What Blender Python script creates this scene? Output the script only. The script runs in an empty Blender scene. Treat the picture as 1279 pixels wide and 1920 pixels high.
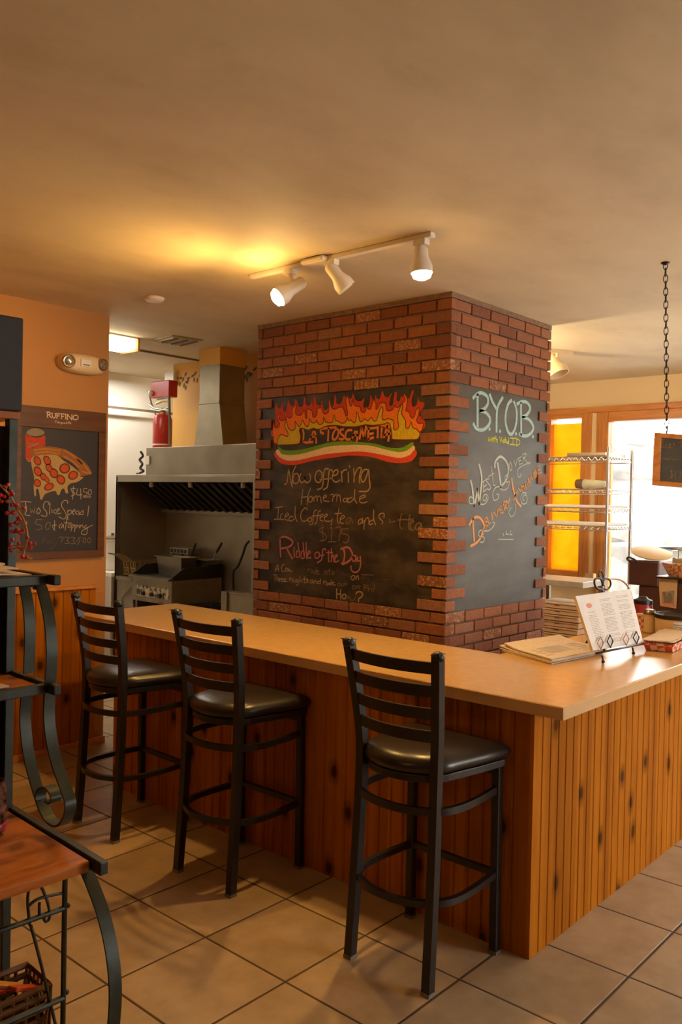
import bpy, bmesh, math, random
from mathutils import Vector, Matrix, geometry
random.seed(7)
C = bpy.context.scene.collection
sc = bpy.context.scene
V = Vector
PI = math.pi

# ------------------------------------------------------------------ camera
F_PX, YAW, PITCH, ROLL, EYE = 1592.04, 0.724597, 0.0161223, 0.0202089, 1.60
IW, IH = 1279, 1920
_f = V((math.cos(YAW)*math.cos(PITCH), math.sin(YAW)*math.cos(PITCH), -math.sin(PITCH)))
_r = _f.cross(V((0, 0, 1))).normalized()
_u = _r.cross(_f)
CR = math.cos(ROLL)*_r + math.sin(ROLL)*_u
CU = -math.sin(ROLL)*_r + math.cos(ROLL)*_u
C0 = V((0, 0, EYE))
cam = bpy.data.objects.new('camera', bpy.data.cameras.new('camera'))
C.objects.link(cam)
m = Matrix((CR, CU, -_f)).transposed().to_4x4()
m.translation = C0
cam.matrix_world = m
cam.data.sensor_fit = 'VERTICAL'
cam.data.sensor_height = 36
cam.data.lens = F_PX/IH*36
cam.data.clip_start = 0.05
sc.camera = cam

# ------------------------------------------------------------------ light and exposure
sc.view_settings.view_transform = 'Standard'
sc.view_settings.look = 'None'
sc.view_settings.gamma = 1
sc.view_settings.use_curve_mapping = False
sc.view_settings.exposure = 0.0
sc.cycles.use_denoising = True
sc.cycles.max_bounces = 8
sc.cycles.sample_clamp_indirect = 6
WORLD_STRENGTH = 13.5
W = bpy.data.worlds.new('world'); sc.world = W; W.use_nodes = True
W.node_tree.nodes['Background'].inputs[0].default_value = (1.0, 0.96, 0.88, 1)
W.node_tree.nodes['Background'].inputs[1].default_value = WORLD_STRENGTH
BULB_W = 85          # each lit track lamp
BULB_RGB = (1.0, 0.55, 0.14)
KITCHEN_W = 4
BACK_W = 60           # added fill hidden behind the pillar, brightens the far wall and ceiling
KITCHEN_RGB = (1.0, 0.84, 0.62)
def portal(loc, rot, sx, sy):
    d = bpy.data.lights.new('window_portal', 'AREA'); d.shape = 'RECTANGLE'; d.size = sx; d.size_y = sy
    d.cycles.is_portal = True
    o = bpy.data.objects.new('window_portal', d); C.objects.link(o); o.location = loc; o.rotation_euler = rot
portal((7.50, 1.45, 1.35), (0, PI/2, 0), 2.2, 3.8)
portal((4.7, -3.02, 1.45), (PI/2, 0, PI), 1.8, 1.7)
def lamp(kind, name, loc, watts, rgb, size=.05, rot=(0, 0, 0), spot=None):
    d = bpy.data.lights.new(name, kind); d.energy = watts; d.color = rgb
    if kind == 'AREA': d.shape = 'RECTANGLE'; d.size, d.size_y = size
    else: d.shadow_soft_size = size
    if spot: d.spot_size, d.spot_blend = spot
    o = bpy.data.objects.new(name, d); C.objects.link(o); o.location = loc; o.rotation_euler = rot
    return o

lamp('POINT', 'warm_fill', (-1.4, 1.6, 2.35), 15, (1.0, .60, .24), .12)   # unseen warm fill added behind the camera to brighten the counter front

# ------------------------------------------------------------------ pixel rays (used to set things on their real planes)
def ray(x, y): return _f*F_PX + CR*(x-IW/2) - CU*(y-IH/2)
def onp(x, y, p, n):
    d = ray(x, y); return C0 + d*((V(p)-C0).dot(V(n))/d.dot(V(n)))
def onx(x, y, X): return onp(x, y, (X, 0, 0), (1, 0, 0))
def ony(x, y, Y): return onp(x, y, (0, Y, 0), (0, 1, 0))
def onz(x, y, Z): return onp(x, y, (0, 0, Z), (0, 0, 1))

# ------------------------------------------------------------------ materials
def newmat(name):
    m = bpy.data.materials.new(name); m.use_nodes = True
    nt = m.node_tree; b = nt.nodes['Principled BSDF']
    return m, nt, b
def N(nt, kind, **kw):
    n = nt.nodes.new(kind)
    for k, v in kw.items(): setattr(n, k, v)
    return n
def L(nt, a, b): nt.links.new(a, b)
def math_(nt, op, a, b=None):
    n = N(nt, 'ShaderNodeMath', operation=op)
    for i, v in enumerate((a, b)):
        if v is None: continue
        if isinstance(v, (int, float)): n.inputs[i].default_value = v
        else: L(nt, v, n.inputs[i])
    return n.outputs[0]
def ramp(nt, fac, stops):
    r = N(nt, 'ShaderNodeValToRGB'); L(nt, fac, r.inputs[0])
    e = r.color_ramp.elements
    while len(e) < len(stops): e.new(0.5)
    for i, (p, c) in enumerate(stops):
        e[i].position = p; e[i].color = (*c, 1)
    return r.outputs[0]
def mix(nt, fac, a, b, mode='MIX'):
    n = N(nt, 'ShaderNodeMix', data_type='RGBA', blend_type=mode)
    for s, v in ((n.inputs[0], fac), (n.inputs[6], a), (n.inputs[7], b)):
        if isinstance(v, (int, float)): s.default_value = v
        elif isinstance(v, tuple): s.default_value = (*v, 1)
        else: L(nt, v, s)
    return n.outputs[2]
def obj_xyz(nt):
    t = N(nt, 'ShaderNodeTexCoord'); s = N(nt, 'ShaderNodeSeparateXYZ'); L(nt, t.outputs['Object'], s.inputs[0])
    return t.outputs['Object'], s.outputs
def scaled(nt, co, sc3):
    mp = N(nt, 'ShaderNodeMapping'); L(nt, co, mp.inputs[0]); mp.inputs['Scale'].default_value = sc3
    return mp.outputs[0]
def noise(nt, co, scale, detail=3, rough=.5):
    n = N(nt, 'ShaderNodeTexNoise'); n.inputs['Scale'].default_value = scale; n.inputs['Detail'].default_value = detail
    n.inputs['Roughness'].default_value = rough
    L(nt, co, n.inputs['Vector']); return n.outputs[0]
def bump(nt, b, h, strength=.2, dist=.01):
    n = N(nt, 'ShaderNodeBump'); n.inputs['Strength'].default_value = strength; n.inputs['Distance'].default_value = dist
    L(nt, h, n.inputs['Height']); L(nt, n.outputs[0], b.inputs['Normal'])
def plain(name, rgb, rough=.5, metal=0, var=.12, scale=12, spec=None, bmp=0):
    m, nt, b = newmat(name)
    co, _ = obj_xyz(nt)
    f = noise(nt, co, scale)
    lo = tuple(c*(1-var) for c in rgb); hi = tuple(min(1, c*(1+var)) for c in rgb)
    L(nt, ramp(nt, f, [(.3, lo), (.7, hi)]), b.inputs['Base Color'])
    b.inputs['Roughness'].default_value = rough; b.inputs['Metallic'].default_value = metal
    if spec is not None: b.inputs['Specular IOR Level'].default_value = spec
    if bmp: bump(nt, b, f, bmp)
    return m
def glow(name, rgb, strength):
    m, nt, b = newmat(name)
    b.inputs['Base Color'].default_value = (*rgb, 1)
    b.inputs['Emission Color'].default_value = (*rgb, 1); b.inputs['Emission Strength'].default_value = strength
    return m
def wood(name, c_dark, c_mid, c_light, grain_axis='z', pitch=None, plank_axis='y', knots=True, rough=.35, spec=.25):
    m, nt, b = newmat(name)
    co, s = obj_xyz(nt)
    ax = 'xyz'.index(grain_axis)
    st = [14, 14, 14]; st[ax] = 1.1
    shift = None
    if pitch:
        pid = math_(nt, 'FLOOR', math_(nt, 'DIVIDE', s['xyz'.index(plank_axis)], pitch))
        wn = N(nt, 'ShaderNodeTexWhiteNoise', noise_dimensions='1D'); L(nt, pid, wn.inputs['W'])
        va = N(nt, 'ShaderNodeVectorMath', operation='ADD'); L(nt, co, va.inputs[0])
        cx = N(nt, 'ShaderNodeCombineXYZ')
        L(nt, math_(nt, 'MULTIPLY', wn.outputs[0], 7.0), cx.inputs[ax]); L(nt, cx.outputs[0], va.inputs[1])
        co2 = va.outputs[0]; shift = wn.outputs[0]
    else: co2 = co
    g = noise(nt, scaled(nt, co2, st), 2.2, 5, .6)
    col = ramp(nt, g, [(.25, c_dark), (.5, c_mid), (.72, c_light)])
    if shift is not None:
        col = mix(nt, 1.0, col, ramp(nt, shift, [(0, (.72, .66, .6)), (.5, (.95, .92, .9)), (1, (1, 1, 1))]), 'MULTIPLY')
    if knots:
        vo = N(nt, 'ShaderNodeTexVoronoi', voronoi_dimensions='2D'); vo.inputs['Scale'].default_value = 3.9
        kc = N(nt, 'ShaderNodeCombineXYZ'); L(nt, math_(nt, 'MULTIPLY', s[ax], .6), kc.inputs[1]); L(nt, s['xyz'.index(plank_axis)], kc.inputs[0])
        L(nt, kc.outputs[0], vo.inputs['Vector'])
        kn = ramp(nt, math_(nt, 'ADD', vo.outputs['Distance'], math_(nt, 'MULTIPLY', g, .05)), [(.07, (1, 1, 1)), (.095, (.55, .55, .55)), (.18, (0, 0, 0))])
        col = mix(nt, kn, col, tuple(c*.22 for c in c_dark))
    L(nt, col, b.inputs['Base Color'])
    b.inputs['Roughness'].default_value = rough; b.inputs['Specular IOR Level'].default_value = spec
    bump(nt, b, g, .06)
    return m
M = {}
# floor tile: 41 cm squares, brown grout
m, nt, b = newmat('floor_tile'); co, s = obj_xyz(nt)
ed = []
ids = []
for i, off in ((0, 2.389), (1, 1.956)):
    q = math_(nt, 'DIVIDE', math_(nt, 'SUBTRACT', s[i], off-.41*40), .41)
    fr = math_(nt, 'FRACT', q); ids.append(math_(nt, 'FLOOR', q))
    ed.append(math_(nt, 'MINIMUM', fr, math_(nt, 'SUBTRACT', 1.0, fr)))
e = math_(nt, 'MINIMUM', ed[0], ed[1])
cx = N(nt, 'ShaderNodeCombineXYZ'); L(nt, ids[0], cx.inputs[0]); L(nt, ids[1], cx.inputs[1])
wn = N(nt, 'ShaderNodeTexWhiteNoise'); L(nt, cx.outputs[0], wn.inputs[0])
tile = ramp(nt, noise(nt, co, 7, 6, .6), [(.3, (.36, .255, .15)), (.55, (.45, .325, .197)), (.75, (.51, .38, .24))])
tile = mix(nt, 1.0, tile, ramp(nt, wn.outputs[0], [(0, (.88, .87, .85)), (1, (1, 1, 1))]), 'MULTIPLY')
gm = ramp(nt, e, [(.009, (1, 1, 1)), (.0125, (0, 0, 0))])
L(nt, mix(nt, gm, tile, (.075, .042, .022)), b.inputs['Base Color'])
L(nt, ramp(nt, gm, [(0, (.38,)*3), (1, (.9,)*3)]), b.inputs['Roughness'])
bump(nt, b, ramp(nt, e, [(.008, (0, 0, 0)), (.016, (1, 1, 1))]), .5, .004)
M['tile'] = m
m, nt, b = newmat('ceiling_paint'); co, s = obj_xyz(nt)
n1 = noise(nt, scaled(nt, co, (1, 1.7, 1)), .9, 5, .62); n2 = noise(nt, co, 3.2, 4, .7)
cc = ramp(nt, n1, [(.32, (.60, .50, .325)), (.5, (.71, .605, .41)), (.68, (.77, .665, .455))])
L(nt, mix(nt, ramp(nt, n2, [(.62, (0, 0, 0)), (.72, (.30, .30, .30))]), cc, (.56, .45, .28)), b.inputs['Base Color'])
b.inputs['Roughness'].default_value = .7; bump(nt, b, n1, .25, .02)
M['ceiling'] = m
M['wall_orange'] = plain('orange_wall_paint', (.46, .205, .040), .6, var=.04, scale=2)
M['wall_yellow'] = plain('yellow_wall_paint', (.74, .40, .065), .6, var=.05, scale=2)
M['wall_cream'] = plain('cream_wall_paint', (.80, .62, .34), .6, var=.04, scale=2)
M['wall_white'] = plain('white_wall_paint', (.80, .78, .70), .6, var=.03, scale=2)
P_D, P_M, P_L = (.37, .118, .005), (.46, .16, .007), (.52, .19, .010)
M['pine_y'] = wood('pine_beadboard_front', P_D, P_M, P_L, 'z', .0605, 'y', rough=.6, spec=.06)
M['pine_x'] = wood('pine_beadboard_side', P_D, P_M, P_L, 'z', .0605, 'x', rough=.6, spec=.06)
M['pine_trim'] = wood('pine_trim', (.42, .15, .035), (.60, .24, .06), (.70, .32, .09), 'z', knots=False)
M['pine_trim_h'] = wood('pine_trim_horizontal', (.42, .15, .035), (.60, .24, .06), (.70, .32, .09), 'y', knots=False)
M['pine_shelf'] = wood('stained_shelf_wood', (.25, .06, .012), (.42, .13, .022), (.50, .18, .035), 'x', knots=True, rough=.3)
M['laminate'] = plain('tan_laminate', (.56, .335, .115), .22, var=.06, scale=30)
M['laminate_edge'] = plain('pale_laminate_edge', (.66, .42, .20), .35, var=.03)
M['black_metal'] = plain('black_powder_coat', (.018, .016, .015), .38, .2, .2)
M['vinyl'] = plain('black_vinyl', (.016, .012, .010), .3, 0, .25, 40, bmp=.03)
M['foot'] = plain('grey_foot_cap', (.18, .18, .17), .5)
M['mortar'] = plain('mortar', (.24, .14, .08), .9, var=.25, scale=40)
m, nt, b = newmat('brick_faces'); co, s = obj_xyz(nt)
gi = N(nt, 'ShaderNodeNewGeometry')
base = ramp(nt, gi.outputs['Random Per Island'], [(0, (.20, .068, .030)), (.3, (.31, .105, .042)), (.6, (.38, .135, .052)), (.85, (.30, .115, .055)), (1, (.36, .17, .09))])
base = mix(nt, 1.0, base, ramp(nt, noise(nt, co, 45, 4), [(.3, (.75, .72, .7)), (.7, (1, 1, 1))]), 'MULTIPLY')
fl = ramp(nt, math_(nt, 'MULTIPLY', noise(nt, co, 60, 5, .7), math_(nt, 'GREATER_THAN', math_(nt, 'FRACT', math_(nt, 'MULTIPLY', gi.outputs['Random Per Island'], 17.3)), .885)), [(.5, (0, 0, 0)), (.6, (.8, .8, .8))])
L(nt, mix(nt, fl, base, (.55, .36, .20)), b.inputs['Base Color']); b.inputs['Roughness'].default_value = .85
bump(nt, b, noise(nt, co, 70, 5), .35, .006)
M['brick'] = m
def slate(name, rgb, smear):
    m, nt, b = newmat(name); co, s = obj_xyz(nt)
    f = noise(nt, scaled(nt, co, (1, 1.6, 3.2)), 2.3, 5, .6)
    L(nt, ramp(nt, f, [(.42, rgb), (.72, smear)]), b.inputs['Base Color']); b.inputs['Roughness'].default_value = .55
    return m
M['slate'] = slate('chalkboard_black', (.020, .014, .009), (.095, .070, .042))
M['slate_daylit'] = slate('chalkboard_daylit', (.075, .070, .058), (.12, .115, .10))  # paler slate copy: daylight veil on the side board put into its colour
M['slate_sign'] = slate('chalkboard_sign', (.014, .010, .008), (.022, .016, .012))
def chalk(name, rgb, var=.25): return plain(name, rgb, .9, 0, var, 160)
M['ch_white'] = chalk('white_chalk', (.46, .33, .20))
M['ch_dim'] = chalk('faded_white_chalk', (.22, .155, .095))
M['ch_faint'] = chalk('rubbed_white_chalk', (.10, .075, .048))
M['ch_pink'] = chalk('pink_chalk', (.48, .17, .19))
M['ch_blue'] = chalk('pale_blue_chalk', (.42, .62, .60))
M['ch_grey'] = chalk('grey_blue_chalk', (.56, .60, .52))
M['ch_lime'] = chalk('lime_chalk', (.62, .65, .10))
M['ch_orange'] = chalk('orange_chalk', (.72, .23, .05))
M['ch_orange2'] = chalk('soft_orange_chalk', (.75, .36, .13))
M['fl_red'] = chalk('flame_red', (.55, .055, .02)); M['fl_orange'] = chalk('flame_orange', (.85, .20, .015)); M['fl_yellow'] = chalk('flame_yellow', (.62, .46, .02))
M['fl_line'] = chalk('flame_outline', (.16, .035, .01)); M['rb_green'] = chalk('ribbon_green', (.16, .36, .02)); M['rb_white'] = chalk('ribbon_white', (.82, .62, .42)); M['rb_red'] = chalk('ribbon_red', (.66, .07, .03))
M['pz_crust'] = chalk('pizza_crust_chalk', (.27, .105, .03)); M['pz_crust2'] = chalk('pizza_crust_edge_chalk', (.42, .17, .04)); M['pz_cheese'] = chalk('pizza_cheese_chalk', (.40, .27, .11)); M['pz_pep'] = chalk('pepperoni_chalk', (.45, .07, .02)); M['pz_rim'] = chalk('pepperoni_rim_chalk', (.13, .035, .012))
M['can_red'] = chalk('can_red_chalk', (.45, .05, .02)); M['can_grey'] = chalk('can_grey_chalk', (.25, .19, .13))
M['sign_wood'] = wood('dark_sign_wood', (.080, .032, .009), (.115, .047, .013), (.145, .06, .018), 'x', knots=False)
M['gold'] = plain('cream_lettering', (.75, .58, .36), .6)
M['steel'] = plain('brushed_steel', (.29, .245, .18), .32, .85, .12, 5)
M['steel_d'] = plain('dull_steel', (.30, .25, .19), .45, .7, .2, 6)
M['steel_w'] = plain('hood_wall_steel', (.34, .28, .20), .42, .75, .18, 3)
M['galv'] = plain('galvanised_duct', (.33, .285, .20), .42, .7, .1, 9)
M['galv_side'] = M['galv']
M['dark_filter'] = plain('dark_filter_metal', (.11, .085, .055), .4, .8, .3)
M['grate'] = plain('cast_iron', (.03, .025, .02), .6, .4)
M['white'] = plain('white_plastic', (.80, .75, .66), .4, var=.03)
M['cream_plastic'] = plain('aged_white_plastic', (.76, .60, .36), .4, var=.05)
M['red'] = plain('red_enamel', (.50, .028, .02), .3, var=.1)
M['brass'] = plain('brass_wire', (.45, .30, .12), .4, .8)
M['black_plastic'] = plain('black_plastic', (.015, .013, .012), .4)
M['bulb'] = glow('lit_bulb', (1.0, .80, .48), 30)
M['diffuser'] = glow('lit_diffuser', (1.0, .86, .62), 7)
M['lens_metal'] = plain('lamp_reflector', (.55, .5, .42), .2, .9)
M['clear_dark'] = plain('lamp_lens', (.30, .26, .2), .12, .3, .5, 60)
M['leaf_paint'] = plain('stencil_brown', (.13, .075, .02), .7)
M['vent'] = plain('vent_paint', (.42, .34, .22), .5)
M['seam'] = plain('dark_gap', (.20, .15, .09), .8)
M['green_metal'] = plain('dark_green_wrought_iron', (.026, .032, .024), .42, .45, .3, 30)
M['blackish'] = plain('black_panel', (.008, .007, .006), .6)
M['darkbox'] = plain('charcoal_cabinet', (.020, .016, .015), .6, var=.25)
M['paper'] = plain('paper', (.72, .56, .40), .8, var=.06, scale=20)
M['paper_w'] = plain('white_paper', (.80, .77, .74), .7, var=.03)
M['paper_edge'] = plain('yellowed_paper', (.70, .55, .36), .8, var=.1, scale=60)
M['newsprint'] = plain('newsprint', (.62, .51, .38), .85, var=.12, scale=90)
M['ink'] = plain('printed_ink', (.26, .22, .21), .8)
M['ink_soft'] = plain('soft_printed_ink', (.42, .36, .32), .8)
M['logo'] = plain('printed_pink', (.75, .33, .25), .8)
M['iron'] = plain('dark_wrought_iron', (.035, .03, .04), .4, .6)
M['iron_l'] = plain('worn_copper_iron', (.52, .35, .26), .45, .5)
M['berry'] = plain('red_berry', (.42, .012, .008), .3, var=.3, scale=40)
M['berry_o'] = plain('orange_berry', (.70, .16, .012), .35)
M['twig'] = plain('tan_twig', (.38, .20, .06), .7)
M['chrome'] = plain('chrome_wire', (.62, .62, .58), .25, .9, .05)
M['kraft'] = plain('kraft_cardboard', (.60, .42, .24), .8, var=.06)
M['kraft_d'] = plain('cardboard_slot', (.16, .09, .04), .8)
M['grey_top'] = plain('grey_table_top', (.42, .38, .30), .4)
M['tray_wood'] = plain('pale_wooden_tray', (.66, .50, .30), .45, var=.08, scale=6)
M['maroon'] = plain('dark_maroon_plastic', (.10, .045, .04), .35)
M['jar_red'] = plain('red_canister', (.36, .03, .04), .3)
M['towel'] = plain('pale_green_towel', (.62, .62, .46), .9, bmp=.2)
M['towel_d'] = plain('dark_towel_end', (.16, .09, .05), .9)
M['tub'] = plain('cream_tub', (.74, .57, .38), .4, var=.03)
M['label_paper'] = plain('tub_label', (.70, .66, .66), .6)
M['snow'] = plain('snow', (.90, .91, .93), .9, var=.03, scale=2)
M['rock'] = plain('stone_bank', (.11, .108, .104), .9, var=.42, scale=3)
M['amber'] = None
m, nt, b = newmat('yellow_roller_shade'); co, s = obj_xyz(nt)
b.inputs['Base Color'].default_value = (.85, .42, .03, 1); b.inputs['Roughness'].default_value = .8
tr = N(nt, 'ShaderNodeBsdfTranslucent'); ms = N(nt, 'ShaderNodeMixShader'); ms.inputs[0].default_value = .7
L(nt, ramp(nt, noise(nt, co, 6, 4), [(.3, (.95, .50, .035)), (.7, (1.0, .62, .06))]), tr.inputs[0])
L(nt, b.outputs[0], ms.inputs[1]); L(nt, tr.outputs[0], ms.inputs[2]); L(nt, ms.outputs[0], nt.nodes['Material Output'].inputs[0])
M['amber'] = m
def glassy(name, tint=(1, 1, 1), gloss=.08):
    m, nt, b = newmat(name); nt.nodes.remove(b)
    t = N(nt, 'ShaderNodeBsdfTransparent'); t.inputs[0].default_value = (*tint, 1)
    g = N(nt, 'ShaderNodeBsdfGlossy'); g.inputs['Roughness'].default_value = .03
    fr = N(nt, 'ShaderNodeFresnel'); fr.inputs[0].default_value = 1.45
    ms = N(nt, 'ShaderNodeMixShader'); L(nt, math_(nt, 'MULTIPLY', fr.outputs[0], 1.0), ms.inputs[0])
    L(nt, t.outputs[0], ms.inputs[1]); L(nt, g.outputs[0], ms.inputs[2]); L(nt, ms.outputs[0], nt.nodes['Material Output'].inputs[0])
    return m
M['glass'] = glassy('window_glass')
M['clear'] = glassy('clear_plastic', (.88, .86, .80))
def checks(name, a, bcol, size):
    m, nt, b = newmat(name); co, s = obj_xyz(nt)
    ck = N(nt, 'ShaderNodeTexChecker'); ck.inputs['Scale'].default_value = 1/size
    ck.inputs[1].default_value = (*a, 1); ck.inputs[2].default_value = (*bcol, 1)
    L(nt, co, ck.inputs[0]); L(nt, ck.outputs[0], b.inputs['Base Color']); b.inputs['Roughness'].default_value = .7
    return m
M['gingham'] = checks('red_checked_paper', (.62, .09, .04), (.78, .56, .40), .03)
M['gingham_s'] = checks('small_red_checked_paper', (.58, .16, .13), (.78, .62, .52), .017)

# ------------------------------------------------------------------ mesh helpers
ORG = {}
class MB:
    def __init__(s): s.bm = bmesh.new(); s.mi = 0
    def _tag(s, faces):
        for f in faces: f.material_index = s.mi
    def box(s, a, b, rot=None, org=None):
        a, b = V(a), V(b)
        vs = [s.bm.verts.new((x, y, z)) for z in (a.z, b.z) for y in (a.y, b.y) for x in (a.x, b.x)]
        fs = [s.bm.faces.new([vs[i] for i in q]) for q in ((0, 2, 3, 1), (4, 5, 7, 6), (0, 1, 5, 4), (2, 6, 7, 3), (0, 4, 6, 2), (1, 3, 7, 5))]
        s._tag(fs)
        if rot is not None:
            bmesh.ops.rotate(s.bm, verts=vs, cent=V(org if org is not None else (a+b)/2), matrix=rot)
        return vs
    def obox(s, c, size, ax):      # oriented box: centre, sizes, three axes
        c = V(c); vs = []
        for k in (-.5, .5):
            for j in (-.5, .5):
                for i in (-.5, .5): vs.append(s.bm.verts.new(c+ax[0]*(i*size[0])+ax[1]*(j*size[1])+ax[2]*(k*size[2])))
        s._tag([s.bm.faces.new([vs[i] for i in q]) for q in ((0, 2, 3, 1), (4, 5, 7, 6), (0, 1, 5, 4), (2, 6, 7, 3), (0, 4, 6, 2), (1, 3, 7, 5))])
    def prism(s, pts, d):          # polygon (3-D points) extruded along d
        d = V(d); a = [s.bm.verts.new(V(p)) for p in pts]; b = [s.bm.verts.new(V(p)+d) for p in pts]
        n = len(pts); fs = [s.bm.faces.new(a[::-1]), s.bm.faces.new(b)]
        for i in range(n): fs.append(s.bm.faces.new((a[i], a[(i+1) % n], b[(i+1) % n], b[i])))
        s._tag(fs)
    def lathe(s, prof, c=(0, 0, 0), axis=(0, 0, 1), seg=24):   # prof: (radius, height)
        c, axis = V(c), V(axis).normalized()
        e1 = axis.orthogonal().normalized(); e2 = axis.cross(e1)
        rings = []
        for r, h in prof:
            if r < 1e-6: rings.append([s.bm.verts.new(c+axis*h)])
            else: rings.append([s.bm.verts.new(c+axis*h+(e1*math.cos(t)+e2*math.sin(t))*r) for t in [2*PI*i/seg for i in range(seg)]])
        fs = []
        for A, B in zip(rings, rings[1:]):
            for i in range(seg):
                j = (i+1) % seg
                if len(A) == 1 and len(B) == 1: continue
                if len(A) == 1: fs.append(s.bm.faces.new((A[0], B[j], B[i])))
                elif len(B) == 1: fs.append(s.bm.faces.new((A[i], A[j], B[0])))
                else: fs.append(s.bm.faces.new((A[i], A[j], B[j], B[i])))
        if len(rings[0]) > 1: fs.append(s.bm.faces.new(rings[0][::-1]))
        if len(rings[-1]) > 1: fs.append(s.bm.faces.new(rings[-1]))
        s._tag(fs)
    def cyl(s, a, b, r, r2=None, seg=16):
        a, b = V(a), V(b); s.lathe([(r, 0), (r2 if r2 is not None else r, (b-a).length)], a, b-a, seg)
    def tube(s, pts, r, seg=8, closed=False, flat=None, up=None):   # sweep; flat=(half width, half thickness) with width direction up
        pts = [V(p) for p in pts]; n = len(pts); rings = []
        prev = None
        for i, p in enumerate(pts):
            if closed: t = pts[(i+1) % n]-pts[i-1]
            else: t = pts[min(i+1, n-1)]-pts[max(i-1, 0)]
            t.normalize()
            if flat:
                w = V(up) - t*V(up).dot(t); w.normalize(); q = t.cross(w)
                ring = [s.bm.verts.new(p+w*(a*flat[0])+q*(b*flat[1])) for a, b in ((1, 1), (-1, 1), (-1, -1), (1, -1))]
            else:
                e1 = prev - t*prev.dot(t) if prev is not None else t.orthogonal()
                e1.normalize(); prev = e1; e2 = t.cross(e1)
                rr = r[i] if isinstance(r, (list, tuple)) else r
                ring = [s.bm.verts.new(p+(e1*math.cos(2*PI*k/seg)+e2*math.sin(2*PI*k/seg))*rr) for k in range(seg)]
            rings.append(ring)
        fs = []; k = len(rings[0])
        for i in range(n if closed else n-1):
            A, B = rings[i], rings[(i+1) % n]
            for j in range(k): fs.append(s.bm.faces.new((A[j], A[(j+1) % k], B[(j+1) % k], B[j])))
        if not closed: fs += [s.bm.faces.new(rings[0][::-1]), s.bm.faces.new(rings[-1])]
        s._tag(fs)
    def sphere(s, c, r, sub=2, scale=(1, 1, 1)):
        g = bmesh.ops.create_icosphere(s.bm, subdivisions=sub, radius=r, matrix=Matrix.Translation(V(c)) @ Matrix.Diagonal((*scale, 1)))
        s._tag({f for v in g['verts'] for f in v.link_faces})
    def flat(s, pts, off=V((0, 0, 0))):     # planar polygon, triangulated
        pts = [V(p)+off for p in pts]
        vs = [s.bm.verts.new(p) for p in pts]
        fs = []
        for t in geometry.tessellate_polygon([pts]):
            try: fs.append(s.bm.faces.new([vs[i] for i in t]))
            except ValueError: pass
        s._tag(fs)
    def ribbon(s, pts, n, w):      # flat pen stroke lying in the plane with normal n
        pts = [V(p) for p in pts]; n = V(n)
        if len(pts) == 1: pts = [pts[0]-V((0, 0, w*.3)), pts[0]+V((0, 0, w*.3))]
        k = len(pts); ls, rs = [], []
        for i, p in enumerate(pts):
            t = pts[min(i+1, k-1)]-pts[max(i-1, 0)]; t.normalize()
            q = n.cross(t)*(w/2)
            if i == 0: p = p-t*(w*.35)
            if i == k-1: p = p+t*(w*.35)
            ls.append(s.bm.verts.new(p+q)); rs.append(s.bm.verts.new(p-q))
        s._tag([s.bm.faces.new((ls[i], ls[i+1], rs[i+1], rs[i])) for i in range(k-1)])
    def build(s, name, mats, parent=None, org=None, smooth=False, bevel=0, seg=2, subsurf=0, normals=True):
        if normals: bmesh.ops.recalc_face_normals(s.bm, faces=s.bm.faces[:])
        me = bpy.data.meshes.new(name)
        o0 = ORG[parent.name] if parent else V(org) if org is not None else V((0, 0, 0))
        bmesh.ops.translate(s.bm, verts=s.bm.verts[:], vec=-o0)
        s.bm.to_mesh(me); s.bm.free()
        for mt in (mats if isinstance(mats, list) else [mats]): me.materials.append(mt)
        o = bpy.data.objects.new(name, me); C.objects.link(o)
        ORG[o.name] = o0
        if parent: o.parent = parent
        else: o.location = o0
        if smooth:
            for p in me.polygons: p.use_smooth = True
            if smooth != 'all':
                me.set_sharp_from_angle(angle=math.radians(40))
        if bevel:
            b = o.modifiers.new('bevel', 'BEVEL'); b.width = bevel; b.segments = seg; b.limit_method = 'ANGLE'; b.angle_limit = .6
        if subsurf:
            b = o.modifiers.new('subsurf', 'SUBSURF'); b.levels = b.render_levels = subsurf
        return o
def thing(name, label, cat, loc, group=None):
    o = bpy.data.objects.new(name, None); C.objects.link(o); o.location = loc; o.empty_display_size = .1
    ORG[o.name] = V(loc); o['label'] = label; o['category'] = cat
    if group: o['group'] = group
    return o
def tag(o, label, cat, group=None, kind=None):
    o['label'] = label; o['category'] = cat
    if group: o['group'] = group
    if kind: o['kind'] = kind
    return o
def struct(o, label=None):
    o['kind'] = 'structure'
    if label: o['label'] = label
    return o
def boxobj(name, a, b, mat, parent=None, bevel=0, org=None):
    x = MB(); x.box(a, b); return x.build(name, mat, parent, bevel=bevel, org=org)
def smooth_line(p, n=4, closed=False):
    if len(p) < 3: return [V(q) for q in p]
    p = [V(q) for q in p]; out = []; k = len(p)
    rng = range(k if closed else k-1)
    for i in rng:
        if closed: a, b, c, d = p[i-1], p[i], p[(i+1) % k], p[(i+2) % k]
        else: a, b, c, d = p[max(i-1, 0)], p[i], p[i+1], p[min(i+2, k-1)]
        for j in range(n):
            t = j/n
            out.append(.5*((2*b)+(c-a)*t+(2*a-5*b+4*c-d)*t*t+(3*b-a-3*c+d)*t**3))
    if not closed: out.append(p[-1])
    return out
def strokes(txt):      # "x,y x,y; x,y x,y"
    return [[tuple(float(v) for v in q.split(',')) for q in s.split()] for s in txt.split(';') if s.strip()]
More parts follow.
